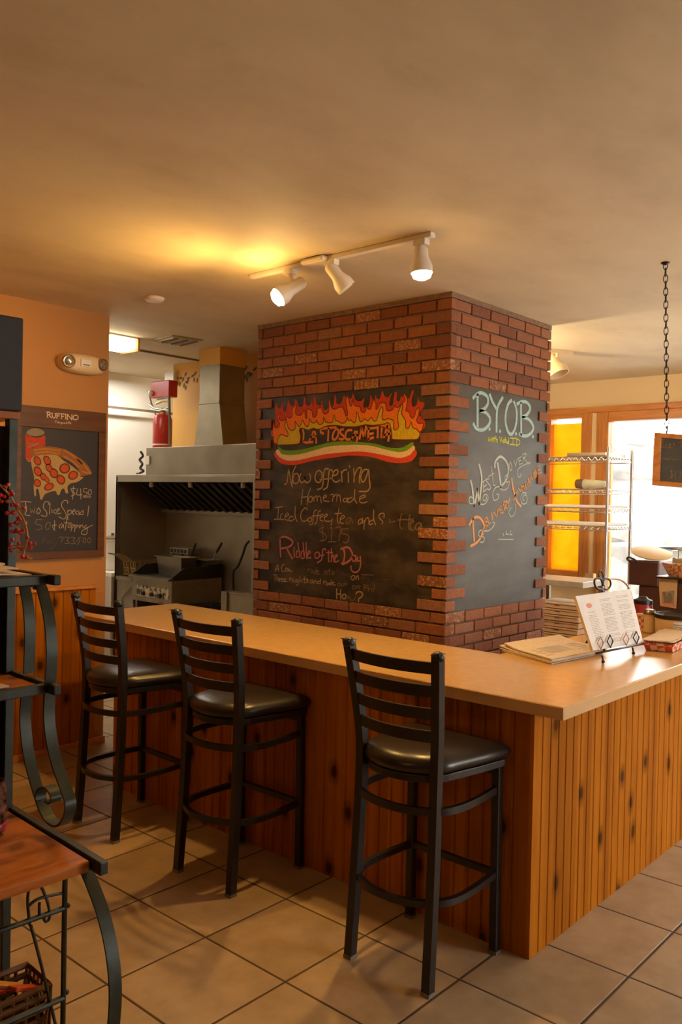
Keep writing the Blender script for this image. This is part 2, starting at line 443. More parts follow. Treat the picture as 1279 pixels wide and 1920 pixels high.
class Board:           # a flat drawing surface; zoom-window coordinates go to the real plane
    def __init__(s, p, n): s.p, s.n = V(p), V(n)
    def at(s, x, y, off=.0015): return onp(x, y, s.p+s.n*off, s.n)
    def draw(s, mb, ox, oy, k, txt, w, off=.0015, sm=4):
        for st in strokes(txt):
            p2 = smooth_line([V((x, y, 0)) for x, y in st], sm)
            mb.ribbon([s.at(ox+q.x/k, oy+q.y/k, off) for q in p2], s.n, w)
    def fill(s, mb, ox, oy, k, txt, off=.001, sm=3):
        st = strokes(txt)[0]
        p2 = smooth_line([V((x, y, 0)) for x, y in st], sm, True)
        mb.flat([s.at(ox+q.x/k, oy+q.y/k, off) for q in p2])

def phrase(board, name, mat, parent, ox, oy, k, txt, w, off=.0015):
    items = []          # strokes that stand apart become lettering pieces of their own
    for t in txt.split(';'):
        if not t.strip(): continue
        pts = [board.at(ox+q[0]/k, oy+q[1]/k) for q in strokes(t)[0]]
        lo = V([min(p[i] for p in pts) for i in range(3)]); hi = V([max(p[i] for p in pts) for i in range(3)])
        items.append((t, lo, hi, max(hi-lo)+w))
    grp = list(range(len(items)))
    def root(i):
        while grp[i] != i: i = grp[i]
        return i
    for i in range(len(items)):
        for j in range(i):
            g = V([max(0, items[i][1][c]-items[j][2][c], items[j][1][c]-items[i][2][c]) for c in range(3)]).length
            if g <= max(.018, .45*max(items[i][3], items[j][3])): grp[root(i)] = root(j)
    for r in sorted({root(i) for i in range(len(items))}):
        x = MB(); board.draw(x, ox, oy, k, ';'.join(items[i][0] for i in range(len(items)) if root(i) == r), w, off)
        x.build(name, M[mat], parent, normals=False)

# ================================================================== STRUCTURE
ZC = 2.74
XW = 7.46
def slab(name, a, b, mat): return struct(boxobj(name, a, b, mat))
slab('floor', (-2.6, -3.1, -.1), (9.0, 8.0, 0), M['tile'])
slab('ceiling', (-2.6, -3.1, ZC), (7.7, 8.0, ZC+.12), M['ceiling'])
slab('wall_left', (-2.6, 4.75, 0), (3.09, 4.90, ZC), M['wall_orange'])
slab('wall_kitchen', (4.60, 4.0, 0), (4.72, 6.07, ZC), M['wall_yellow'])
slab('wall_far', (2.0, 6.95, 0), (7.7, 7.1, ZC), M['wall_white'])
slab('wall_behind', (-2.7, -3.1, 0), (-2.6, 8.0, ZC), M['wall_orange'])
slab('wall_passage', (1.9, 4.90, 0), (2.0, 7.1, ZC), M['wall_white'])
# right-hand wall (out of frame) with its row of windows
x = MB()
x.box((-2.6, -3.1, 0), (7.7, -3.0, .6)); x.box((-2.6, -3.1, 2.3), (7.7, -3.0, ZC))
x.box((-2.6, -3.1, .6), (3.8, -3.0, 2.3)); x.box((5.6, -3.1, .6), (7.7, -3.0, 2.3))
struct(x.build('wall_right', M['wall_orange']))
# window wall
WB = .25
x = MB()
x.box((XW, -3.1, 2.49), (XW+.15, 7.1, ZC)); x.box((XW, 3.99, 0), (XW+.15, 7.1, 2.49)); x.box((XW, -3.1, 0), (XW+.15, -.46, 2.49))
x.box((XW, -.46, 0), (XW+.15, 3.34, WB)); x.box((XW, 3.34, 0), (XW+.15, 3.99, .9)); x.box((XW, 3.46, .9), (XW+.15, 3.54, 2.49))
struct(x.build('wall_window', M['wall_cream']))
def frame(name, y0, y1, z0, z1, w, xa, xb, mats, parent=None):
    x = MB()
    x.box((xa, y0, z0), (xb, y0+w, z1)); x.box((xa, y1-w, z0), (xb, y1, z1)); x.mi = 1
    x.box((xa, y0+w, z1-w), (xb, y1-w, z1)); x.box((xa, y0+w, z0), (xb, y1-w, z0+w))
    return x.build(name, mats, parent, bevel=.004)
TR = [M['pine_trim'], M['pine_trim_h']]
w2 = struct(frame('window_2', -.46, 3.42, WB, 2.44, .085, XW-.03, XW+.10, TR))
x = MB(); x.box((XW+.05, -.375, WB+.085), (XW+.056, 3.335, 2.355)); x.build('pane', M['glass'], w2)
w1 = struct(frame('window_1', 3.54, 3.97, .90, 2.46, .06, XW-.03, XW+.10, TR))
boxobj('roller_shade', (XW+.03, 3.60, .96), (XW+.034, 3.91, 2.355), M['amber'], w1)
x = MB(); x.box((XW+.06, 3.60, .96), (XW+.066, 3.91, 2.36)); x.build('pane', M['glass'], w1)
struct(boxobj('trim_1', (XW-.035, -.5, 2.44), (XW+.001, 4.03, 2.495), M['pine_trim_h'], bevel=.004))
struct(boxobj('trim_2', (XW-.02, 3.42, .95), (XW+.001, 3.455, 2.44), M['pine_trim'], bevel=.003))
struct(boxobj('trim_3', (XW-.012, 3.455, .95), (XW+.001, 3.50, 2.44), M['wall_cream']))
struct(boxobj('trim_4', (XW-.03, 3.50, .95), (XW+.001, 3.54, 2.44), M['pine_trim'], bevel=.003))
struct(boxobj('trim_5', (XW-.16, 3.40, .86), (XW+.001, 4.03, .90), M['grey_top'], bevel=.004))
# ceiling seam over the kitchen and the picture rail on the far white wall
struct(boxobj('trim_6', (3.3, 5.655, ZC-.012), (4.60, 5.675, ZC), M['seam']))
struct(boxobj('trim_7', (2.0, 6.93, 2.40), (7.4, 6.95, 2.425), M['seam']))
struct(boxobj('trim_8', (2.0, 6.91, 2.34), (7.4, 6.95, 2.40), M['wall_white'], bevel=.01))

# beadboard panels with V grooves
def bead(name, a0, a1, z0, z1, axis, face, depth, mat, parent=None, pitch=.0605, org=None):
    """flat boards with V grooves; axis 'y' = runs along Y with its face at X=face (looking to -X), axis 'x' = along X facing -Y"""
    prof = []; g, gd = .0045, .007
    k = math.ceil(a0/pitch)
    prof.append((a0, 0))
    while k*pitch < a1:
        c = k*pitch
        if c-g > a0 and c+g < a1: prof += [(c-g, 0), (c, gd), (c+g, 0)]
        k += 1
    prof.append((a1, 0)); prof += [(a1, depth), (a0, depth)]
    x = MB()
    if axis == 'y': x.prism([(face+d, a, z0) for a, d in prof], (0, 0, z1-z0))
    else: x.prism([(a, face+d, z0) for a, d in prof], (0, 0, z1-z0))
    return x.build(name, mat, parent, org=org)
wain = struct(bead('trim_9', 1.0, 3.01, .04, 1.0, 'x', 4.735, .015, M['pine_x']))
struct(boxobj('trim_10', (1.0, 4.715, 1.0), (3.012, 4.75, 1.02), M['pine_trim_h'], bevel=.003))
struct(boxobj('baseboard_left', (1.0, 4.725, 0), (3.09, 4.75, .04), M['pine_trim_h'], bevel=.003))

# outdoors beyond the window
x = MB(); x.box((7.7, -12, -.35), (22, 14, -.3)); o = x.build('snow_ground', M['snow']); struct(o)
random.seed(3)
x = MB()
gx, gy = 26, 16
vv = [[x.bm.verts.new((11.5+j*.22+random.uniform(-.18, .18)+i*0, -10+i*.85+random.uniform(-.2, .2), -.32+j*.2+random.uniform(-.1, .1))) for j in range(gy)] for i in range(gx)]
for i in range(gx-1):
    for j in range(gy-1): x.bm.faces.new((vv[i][j], vv[i+1][j], vv[i+1][j+1], vv[i][j+1]))
o = x.build('snowy_stone_bank', M['rock'])
tag(o, 'bright snowy stone bank seen through the big window', 'stone bank')

# ================================================================== BRICK PILLAR
PX0, PX1, PY0, PY1 = 3.863, 5.00, 2.643, 4.19
BZ0, BZ1, CO = .982, 2.2455, .0665
pil = thing('brick_pillar', 'square red brick pillar with black chalkboards set into two faces', 'pillar', ((PX0+PX1)/2, (PY0+PY1)/2, 0))
D_ = .016
x = MB(); x.box((PX0+D_, PY0+D_, 0), (PX1-D_, PY1-D_, ZC)); x.build('mortar_core', M['mortar'], pil)
x = MB(); J = .0055
def bricks_row(a0, a1, first):
    out = [(a0, a0+first)]; t = a0+first
    while t < a1-1e-4:
        out.append((t, min(t+.2, a1))); t += .2
    return out
random.seed(11)
def jit(s=.0025): return random.uniform(-s, s)
for k in range(-34, 8):
    z0, z1 = BZ1+CO*k+J, BZ1+CO*(k+1)-J
    z0, z1 = max(z0, .003), min(z1, ZC-.012)
    if z1-z0 < .012: continue
    board = -19 <= k < 0
    lf = .1 if k % 2 == 0 else .2
    dp = .0062 if -20 <= k <= 0 else .05
    for face in 'LR':
        a0, a1 = (PY0, PY1) if face == 'L' else (PX0, PX1)
        first = lf if face == 'L' else .3-lf
        row = bricks_row(a0, a1, first)
        for i, (s0, s1) in enumerate(row):
            if board and 0 < i and s1 < a1-1e-3 and s1 < a1-.06: continue
            if board and 0 < i and s0 < (a1-.23 if face == 'L' else a1-.2): continue
            if s1-s0 < .02: continue
            j0 = J if i else 0
            j1 = 0 if s1 >= a1-1e-4 else J
            e = jit(.002)
            if face == 'L': x.box((PX0+e*.5, s0+j0, z0+jit()*.6), (PX0+(dp if i else .05 if dp > .01 else dp), s1-j1+jit()*(j1 > 0), z1+jit()*.6))
            else:
                if i == 0: x.box((PX0+dp+.0002, PY0+.0002, z0+jit()*.6), (s1-j1, PY0+dp, z1+jit()*.6))
                else: x.box((s0+j0, PY0+e*.5, z0+jit()*.6), (s1-j1+jit()*(j1 > 0), PY0+dp, z1+jit()*.6))
    for face in 'AB':        # the two faces turned away
        a0, a1 = (PX0+.05, PX1-.05) if face == 'A' else (PY0+.05, PY1-.05)
        for s0, s1 in bricks_row(a0, a1, lf):
            if s1-s0 < .02: continue
            if face == 'A': x.box((s0+J, PY1-.04, z0), (s1-J, PY1, z1))
            else: x.box((PX1-.04, s0+J, z0), (PX1, s1-J, z1))
o = x.build('bricks', M['brick'], pil, bevel=.0035, seg=2)
boxobj('cement_cap', (PX0-.001, PY0-.001, ZC-.030), (PX1, PY1, ZC-.001), M['mortar'], pil)

# front chalkboard -------------------------------------------------
XB = PX0+.009
cb = thing('chalkboard', 'black chalkboard on brick pillar with painted flames and iced coffee offer', 'chalkboard', (XB, 3.43, BZ0))
boxobj('slate', (XB, PY0+.02, BZ0-.004), (XB+.004, PY1-.02, BZ1+.004), M['slate'], cb)
B1 = Board((XB, 0, 0), (-1, 0, 0)); K = 7.994
FLR = "65,760 75,700 105,660 100,560 122,610 130,470 135,300 150,290 170,350 210,370 240,270 255,275 245,370 275,405 300,380 312,300 325,235 345,300 385,335 415,310 425,225 460,260 480,330 520,340 550,310 560,210 578,200 585,290 620,330 660,300 680,225 690,300 700,340 712,200 735,200 745,290 790,330 815,320 825,245 845,330 870,390 915,370 930,340 940,235 965,300 985,350 1010,280 1020,180 1040,180 1045,280 1065,300 1120,290 1150,190 1168,180 1200,210 1220,165 1240,220 1270,215 1294,150 1329,230 1369,260 1429,250 1454,210 1464,230 1449,330 1474,360 1519,350 1549,260 1559,155 1584,230 1624,230 1634,160 1654,215 1699,220 1734,105 1764,170 1819,200 1879,135 1849,220 1839,310 1869,330 1899,280 1924,120 1954,150 1949,240 1989,260 2014,180 2039,200 2069,150 2104,200 2144,210 2184,95 2204,120 2174,240 2189,340 2239,320 2264,260 2259,205 2299,265 2364,280 2349,350 2309,400 2289,480 2349,510 2379,590 2369,650 2319,700 2289,740 2099,640 1899,600 1499,560 1199,570 900,560 600,600 300,660 170,850 110,800"
FLO = "95,640 105,560 125,650 170,650 195,600 168,530 165,480 205,430 190,510 220,550 285,540 300,520 270,450 285,400 300,470 340,510 380,480 385,370 450,310 430,400 440,450 480,470 530,455 565,390 580,470 600,520 605,370 630,380 680,400 690,480 720,500 755,450 760,370 825,360 840,420 880,450 925,420 935,340 930,260 945,240 965,330 1010,380 1080,350 1140,350 1170,420 1190,480 1215,450 1200,350 1190,250 1215,180 1245,300 1275,330 1299,215 1305,290 1329,330 1399,340 1414,400 1449,430 1484,400 1489,330 1519,370 1559,370 1589,270 1619,240 1639,300 1639,380 1679,340 1699,290 1769,280 1789,330 1799,390 1849,400 1899,370 1914,310 1939,350 1989,340 2029,290 2079,240 2049,160 2079,160 2109,230 2099,330 2089,400 2129,410 2154,480 2184,510 2219,480 2239,400 2284,350 2279,450 2249,540 2279,590 2349,590 2329,690 2299,720 2279,730 2199,680 1899,690 1499,575 1199,600 900,610 500,650 300,800 150,890 110,880 100,780"
FLY = "160,890 165,840 195,770 250,760 310,790 320,730 280,660 275,600 300,560 320,650 380,700 430,660 425,560 450,590 480,640 520,600 540,540 570,610 610,640 640,590 640,520 680,580 730,580 745,540 770,590 810,610 850,570 855,490 880,560 930,580 990,570 1000,480 1020,480 1030,540 1080,560 1130,590 1190,560 1210,500 1230,550 1259,540 1309,580 1339,540 1349,420 1379,480 1399,560 1439,555 1469,520 1519,555 1569,500 1599,550 1639,550 1669,480 1689,400 1724,340 1744,390 1729,470 1739,530 1779,535 1819,520 1889,540 1909,580 1899,660 1939,690 1979,640 1969,560 1964,470 1989,380 2029,300 2039,330 2024,450 2079,540 2089,660 2139,650 2164,560 2189,650 2239,670 2279,710 2299,750 2269,820 2179,835 1899,830 1879,780 1859,640 1819,580 1759,600 1599,620 1479,610 1349,640 1199,640 1150,640 1050,620 900,630 780,680 700,665 620,690 520,660 490,700 510,760 505,840 480,895 350,910 180,915"
x = MB()
x.mi = 0; B1.fill(x, 500, 720, K, FLR, .0008)
x.mi = 1; B1.fill(x, 500, 720, K, FLO, .0014)
x.mi = 2; B1.fill(x, 500, 720, K, FLY, .0020)
x.mi = 3
for t, off in ((FLO, .0017), (FLY, .0023)): B1.draw(x, 500, 720, K, t, .006, off, 3)
x.build('flame_drawing', [M['fl_red'], M['fl_orange'], M['fl_yellow'], M['fl_line']], cb, normals=False)
GT = "180,940 240,985 350,995 500,985 700,940 900,885 1100,860 1299,865 1499,880 1649,900 1799,945 1919,960 2049,950 2179,870"
GB = "2199,920 2099,1000 1999,1020 1899,1010 1699,960 1549,925 1349,910 1199,915 1100,920 900,940 700,1000 500,1050 350,1065 230,1050 180,985"
WBm = "2224,980 2149,1060 2049,1100 1949,1105 1799,1075 1599,1035 1399,1010 1199,1020 1100,1030 900,1050 700,1090 500,1135 400,1150 300,1145 200,1100 135,1030"
RBm = "110,1060 160,1140 220,1190 300,1210 420,1215 550,1190 700,1150 900,1115 1100,1090 1199,1075 1399,1075 1549,1090 1699,1130 1819,1170 1949,1185 2079,1180 2179,1150 2254,1050"
rev = lambda t: ' '.join(t.split()[::-1])
x = MB()
x.mi = 0; B1.fill(x, 500, 720, K, GT+' '+GB, .0010, 2)
x.mi = 1; B1.fill(x, 500, 720, K, '150,985 '+rev(GB)+' '+WBm, .0010, 2)
x.mi = 2; B1.fill(x, 500, 720, K, rev(WBm)+' '+rev(RBm), .0010, 2)
x.build('ribbon_drawing', [M['rb_green'], M['rb_white'], M['rb_red']], cb, normals=False)
x = MB()
B1.draw(x, 500, 720, K, "545,685 555,760 545,860; 545,860 590,878 690,868; 640,850 680,770 710,680; 710,680 740,780 745,880; 665,795 740,785; 850,740 812,722 820,672 880,665 1040,648; 930,665 920,850; 1040,675 1000,740 990,820 1030,830 1070,770 1075,690 1040,675; 1150,680 1110,690 1110,740 1160,790 1140,830 1090,820; 1275,690 1210,700 1180,780 1200,830 1275,825; 1269,840 1309,760 1339,680; 1339,680 1364,780 1350,860; 1299,770 1369,765; 1394,820 1424,655; 1424,655 1464,820; 1464,820 1489,640; 1509,672 1649,655; 1534,670 1524,750 1529,825; 1529,750 1599,740; 1529,828 1599,802; 1669,640 1664,800; 1729,625 1719,800; 1759,800 1809,630; 1809,630 1834,740 1824,850; 1769,762 1854,745", .0145)
x.build('title_lettering', M['ch_orange'], cb, normals=False)
phrase(B1, 'chalk_lettering', 'ch_white', cb, 500, 860, K, "265,385 290,380 310,330 330,140; 330,140 350,270 385,450; 385,450 385,300 400,190 440,110; 440,220 405,250 395,330 420,370 465,360 485,300 475,240 440,220; 515,225 495,290 510,350 545,355 570,320 575,270; 575,270 575,330 600,360 645,340 660,280 640,225; 790,175 750,200 725,280 745,345 790,355 825,310 830,220 790,175; 925,155 880,155 855,230 850,330 830,430 760,465; 800,312 990,295; 990,190 960,165 935,200 925,330 905,430 850,465; 990,260 1060,230 1065,170 1020,180 985,260 1000,330 1050,350 1095,320; 1120,190 1125,270 1130,345; 1125,230 1150,180 1195,165; 1222,200 1227,348; 1240,108 1246,128; 1305,150 1312,250 1309,350; 1312,260 1370,145 1420,150 1392,260 1395,365; 1529,165 1459,170 1414,260 1429,340 1469,330 1509,230 1529,170 1539,300 1549,430 1499,490 1389,490", .0085)
phrase(B1, 'chalk_lettering', 'ch_white', cb, 500, 860, K, "545,460 530,570 515,690; 660,440 620,550 610,690; 525,580 610,570; 660,560 625,600 635,650 675,640 685,590 660,560; 700,570 710,640; 715,590 750,555 760,640; 765,580 800,560 820,660; 850,590 895,570 880,545 850,575 860,630 935,640; 960,540 1000,540 985,640; 1000,580 1050,530 1050,640; 1055,570 1095,540 1110,650; 1200,590 1160,600 1150,640 1190,645 1215,590 1220,650; 1284,580 1229,600 1209,650 1259,650 1309,600; 1324,460 1319,600 1354,670; 1389,610 1479,570 1459,545 1399,580 1394,640 1439,665 1509,645; 130,735 235,720; 180,725 165,910; 115,910 210,905; 240,820 210,850 210,910 255,910; 285,870 330,840 310,815 280,850 280,910 330,925; 395,870 350,870 335,920 370,935 415,900; 430,710 425,850 455,940; 605,770 600,740 560,750 515,820 515,900 550,940 610,920; 655,880 620,900 630,945 665,940 680,900 655,880; 750,770 715,790 700,880 690,970 650,990; 810,780 775,800 760,880 750,950 715,985; 680,860 800,850; 810,880 850,850 830,835 805,860 805,920 845,935; 870,880 915,850 895,830 870,860 870,925 920,940 960,930; 985,900 965,1000; 1085,750 1065,850 1060,930 1090,970; 1020,825 1125,820; 1110,910 1165,880 1150,850 1110,880 1105,950 1150,975; 1419,900 1379,930 1379,985 1419,960 1439,890 1439,970; 1464,930 1459,1055; 1469,950 1499,890 1529,900 1534,980; 1594,920 1549,940 1544,985 1589,975; 1604,770 1604,900 1634,990; 1759,880 1759,820 1699,830 1684,880 1739,940 1729,975", .0062)
phrase(B1, 'chalk_lettering', 'ch_white', cb, 500, 990, K, "1050,910 1050,1060; 1110,925 1110,1065; 1050,990 1110,990; 1160,990 1130,1020 1150,1060 1185,1050 1185,1000 1160,990; 1339,990 1359,960 1419,960 1439,1000 1414,1040 1379,1060 1379,1100; 1379,1130 1384,1140", .0085)
phrase(B1, 'chalk_lettering', 'ch_white', cb, 500, 990, K, "125,655 165,550 180,650; 140,620 180,610; 270,545 235,560 225,640 260,650; 290,600 275,640 305,645 310,605 290,600; 325,605 330,650 350,620 365,655 390,645; 105,700 150,705; 130,700 125,790; 155,710 155,795; 160,760 180,750 185,800; 195,760 200,800; 200,770 225,755; 225,780 250,765 230,760 230,800 260,800; 265,780 290,765 270,760 268,800 310,800; 345,750 345,800; 350,770 380,755 385,810; 405,760 405,810; 455,770 430,790 435,810 465,800 470,770 475,840 440,860; 500,730 495,820; 500,790 525,780 530,820; 570,730 565,815 590,815; 545,770 610,765; 625,770 600,785 625,805 600,815; 690,780 655,790 660,825 690,815 695,785 700,830; 715,790 715,830; 720,800 745,790 750,835; 800,800 765,805 770,835 800,830; 810,760 805,835; 855,790 855,850; 860,810 890,795; 905,820 890,850 920,855 925,825 905,820; 960,820 935,840 960,860; 970,780 965,850; 985,830 1010,815 990,815 990,850 1035,855; 1294,710 1264,740 1279,775 1309,770 1319,720 1294,710; 1339,730 1339,775; 1344,745 1369,710 1379,775", .0055)
phrase(B1, 'chalk_lettering', 'ch_dim', cb, 500, 860, K, "1259,880 1209,900 1189,960 1229,970 1264,890 1289,970; 1839,910 1859,950 1839,950; 1880,950 1930,935; 2024,825 1999,940 1999,1020 2029,1050; 1959,920 2099,910; 2149,840 2129,950 2134,1050 2149,1060; 2099,920 2199,900; 2159,970 2209,940 2169,930 2149,990 2169,1070 2199,1065; 2309,960 2249,980 2229,1050 2259,1060 2309,1000 2319,970 2329,1050 2359,1045", .0065)
phrase(B1, 'chalk_lettering', 'ch_dim', cb, 500, 860, K, "850,1030 800,1050 800,1090 870,1130 900,1180 860,1230 800,1225; 840,985 845,1235; 955,1045 980,1040 970,1240; 920,1245 1040,1245; 1020,1040 1110,1035 1080,1230; 1225,1050 1130,1055; 1130,1055 1130,1120 1210,1140 1235,1190 1200,1260 1150,1250", .0065)
phrase(B1, 'chalk_lettering', 'ch_dim', cb, 500, 990, K, "615,610 620,660; 620,630 650,610; 665,630 660,670 690,670 690,630 665,630; 735,640 705,660 730,690 740,640; 745,590 745,690; 760,660 785,640 765,640 765,690 800,680; 860,640 865,690; 885,640 885,700; 885,660 910,650 915,700; 940,610 940,700; 920,640 965,635; 1000,650 970,680 1000,700 1015,660 1000,650", .0052)
phrase(B1, 'chalk_lettering', 'ch_dim', cb, 500, 990, K, "1085,820 1065,850 1085,870 1105,845 1085,820; 1120,830 1125,870 1145,870 1150,835; 1180,800 1180,880; 1160,840 1215,840; 1309,860 1284,880 1294,910 1324,905 1329,870 1309,860; 1349,870 1349,910; 1354,885 1384,860 1389,920; 1459,850 1464,940; 1454,850 1529,865; 1464,890 1509,890; 1524,900 1524,945; 1529,915 1549,900; 1569,905 1574,950; 1619,850 1599,950; 1424,700 1594,705; 1215,1010 1220,1060 1250,1030 1259,1080 1309,1080 1329,1030", .0052)
phrase(B1, 'chalk_lettering', 'ch_faint', cb, 500, 990, K, "420,590 420,650 450,650 440,610; 480,610 470,650 500,650 500,610 480,610; 530,610 545,650; 565,610 530,700; 1065,600 1065,710; 1040,640 1100,640; 1110,660 1095,700 1130,710 1135,670 1110,660; 1150,670 1160,720 1180,690 1190,720 1205,680; 1224,690 1224,730; 1228,705 1245,695 1249,735; 1439,720 1444,790; 1450,750 1490,745; 1520,750 1525,790; 1740,770 1840,775; 1780,775 1785,820; 1820,800 1845,825; 1640,925 1680,940", .0052)
x = MB()
B1.draw(x, 500, 990, K, "200,150 205,300 210,430; 195,150 270,130 360,170 390,220 340,280 215,310; 300,300 340,380 385,460; 1150,300 1170,400 1150,520; 1115,315 1210,287 1265,335 1288,420 1240,490 1150,540 1125,530", .0125)
B1.draw(x, 500, 990, K, "410,330 415,440; 412,295 418,303; 450,350 445,430 490,430 495,350 455,345; 470,215 495,430; 525,350 515,440 560,450 565,360 530,350; 545,220 565,440; 590,215 600,460; 615,400 655,370 640,345 615,380 620,450 665,440; 760,360 725,390 735,450 780,440 790,380 760,360; 890,330 860,310 840,340 825,470 760,520; 790,420 860,405; 930,340 930,490 950,500; 900,370 990,365; 970,310 975,500; 980,440 1000,400 1010,510; 1020,450 1060,420 1045,400 1025,440 1030,510 1080,490; 1329,410 1289,430 1289,490 1329,490 1339,420 1349,500; 1364,430 1369,490 1399,490; 1404,430 1409,560 1369,650 1299,660 1264,610 1269,570", .0085)
x.build('pink_lettering', M['ch_pink'], cb, normals=False)

# side chalkboard --------------------------------------------------
YB = PY0+.009
cs = thing('chalkboard', 'daylight-greyed chalkboard on the brick pillar side lettered BYOB in pale blue', 'chalkboard', (4.43, YB, BZ0))
boxobj('slate', (PX0+.02, YB, BZ0-.004), (PX1-.02, YB+.004, BZ1+.004), M['slate_daylit'], cs)
B2 = Board((0, YB, 0), (0, -1, 0))
phrase(B2, 'chalk_lettering', 'ch_blue', cs, 870, 720, K, "205,160 205,640; 140,210 200,150 270,135 350,190 360,290 310,370 235,400; 240,400 330,430 390,510 380,600 320,670 250,690 180,660 145,600; 390,165 430,270 485,370; 580,205 500,370 490,710; 735,235 670,290 630,430 625,580 660,710 710,755 760,680 790,540 785,380 735,235; 855,290 860,760; 800,300 870,265 940,275 990,340 980,410 930,470 880,490; 880,500 970,530 1035,620 1030,700 970,765 900,780 830,750", .021)
phrase(B2, 'chalk_lettering', 'ch_blue', cs, 870, 720, K, "383,672 388,680; 538,705 543,713; 778,742 784,750; 1033,786 1038,794", .02)
phrase(B2, 'chalk_lettering', 'ch_lime', cs, 870, 720, K, "365,800 370,860 390,820 405,865 415,800; 430,810 430,860; 455,790 450,865; 435,815 470,815; 480,790 480,870; 480,840 500,830 505,875; 535,790 550,885; 550,885 570,800; 600,835 577,860 598,882; 603,830 606,882; 620,800 620,880; 636,830 638,885; 668,850 648,880 665,895; 672,800 672,905; 700,810 775,815; 735,815 735,905; 700,905 770,912; 790,815 790,920; 780,815 835,850 830,900 785,925", .0075)
phrase(B2, 'chalk_lettering', 'ch_grey', cs, 870, 870, K, "100,250 125,350 155,630; 155,630 190,480 205,370; 205,370 215,480 230,600; 230,600 260,330 265,180 230,10; 505,-10 530,150 555,340; 465,50 470,-30 540,-110 610,-70 660,20 660,150 620,260 550,345", .015)
phrase(B2, 'chalk_lettering', 'ch_grey', cs, 870, 870, K, "290,260 290,420; 280,270 350,220; 290,350 340,310; 290,420 335,380; 380,220 335,240 370,300 400,340 385,385 350,370; 415,40 430,200 440,310 470,320; 370,190 450,140; 140,590 90,590 80,520 100,490 130,510; 230,600 310,600 360,530 350,470 310,460 285,510 300,550 340,530 330,490; 700,-30 680,20 700,100 720,50 700,-30; 750,-60 775,40; 775,40 800,-80; 820,-80 830,10; 815,-85 860,-110; 825,-40 860,-60; 830,10 880,-15; 880,-140 890,-40; 880,-140 930,-160 920,-110 890,-90; 900,-90 950,-20 995,-20; 985,-10 920,5 840,50 805,100 810,180 845,195 860,160 840,150; 660,150 610,200 640,270 670,260; 555,345 520,340 470,360 430,450 450,540 500,530 525,470 490,450; 540,370 600,390 660,350 685,260", .0062)
phrase(B2, 'chalk_lettering', 'ch_grey', cs, 870, 870, K, "775,600 765,720 710,790 670,720 710,660; 940,440 890,430 850,500 870,590 930,590 950,520 920,460 880,500 900,550", .0062)
phrase(B2, 'chalk_lettering', 'ch_grey', cs, 870, 870, K, "300,990 240,1000 220,1060 250,1100; 300,1000 370,1000 430,950 460,890 430,870; 310,1110 290,1170 250,1170; 290,1050 270,1080 300,1100", .0062)
phrase(B2, 'chalk_lettering', 'ch_grey', cs, 870, 870, K, "520,1130 740,1130; 590,1040 600,1080; 640,1000 630,1050 670,1050; 700,1000 690,1060 725,1050", .005)
phrase(B2, 'chalk_lettering', 'ch_orange2', cs, 870, 870, K, "140,820 140,950 155,1150; 80,910 150,810 230,800 290,880 310,960; 300,960 250,1100 190,1180 105,1230; 715,220 730,330 760,460 800,570 855,635", .016)
phrase(B2, 'chalk_lettering', 'ch_orange2', cs, 870, 870, K, "310,830 330,940; 305,830 342,800; 318,885 345,862; 330,940 360,915; 350,800 370,900; 370,900 400,880; 415,730 425,840; 450,720 490,800; 490,800 515,670; 530,650 550,750; 530,650 560,630; 540,700 570,680; 550,750 590,720; 585,580 610,690; 585,580 630,560 630,610 600,640; 610,640 650,670; 640,545 660,600; 685,520 660,600; 660,600 675,650; 800,390 775,470 745,540; 750,480 800,440; 820,370 850,420; 850,420 862,330; 872,410 882,310; 882,310 912,390; 875,370 905,350; 915,290 935,365; 945,270 955,340; 955,340 985,310; 960,205 975,315; 985,280 1000,170; 1000,170 1030,235; 1040,110 1050,215; 1040,110 1070,130 1045,160 1085,180 1050,215; 1075,85 1092,190; 1092,190 1115,165; 1100,50 1112,160; 1100,50 1135,25; 1105,105 1140,80; 1112,160 1160,120", .0095)

# ================================================================== COUNTER
CT = .915
ctr = thing('bar_counter', 'L-shaped bar counter clad in knotty pine beadboard under a tan top', 'counter', (3.0, 2.8, 0))
x = MB(); x.prism([(2.62, 1.31, CT-.042), (6.1, 1.31, CT-.042), (6.1, 1.98, CT-.042), (3.335, 1.98, CT-.042), (3.335, 4.33, CT-.042), (2.62, 4.33, CT-.042)], (0, 0, .042))
x.build('worktop', M['laminate'], ctr, bevel=.004)
x = MB(); x.box((2.617, 1.307, CT-.044), (2.621, 4.333, CT-.002)); x.box((2.6212, 1.307, CT-.044), (6.1, 1.311, CT-.002))
x.build('worktop_edge', M['laminate_edge'], ctr, bevel=.001)
bead('front_panel', 1.450, 3.99, 0, CT-.043, 'y', 2.66, .018, M['pine_y'], ctr)
bead('side_panel', 2.66, 6.08, 0, CT-.043, 'x', 1.435, .015, M['pine_x'], ctr)
x = MB(); x.box((2.6785, 1.4505, 0), (3.25, 1.94, CT-.043)); x.box((2.6785, 1.94, 0), (3.25, 3.972, CT-.043)); x.box((3.25, 1.4505, 0), (6.06, 1.94, CT-.043))
x.build('carcass', M['pine_x'], ctr)
boxobj('end_panel', (2.6785, 3.9725, 0), (3.26, 3.99, CT-.043), M['pine_x'], ctr)

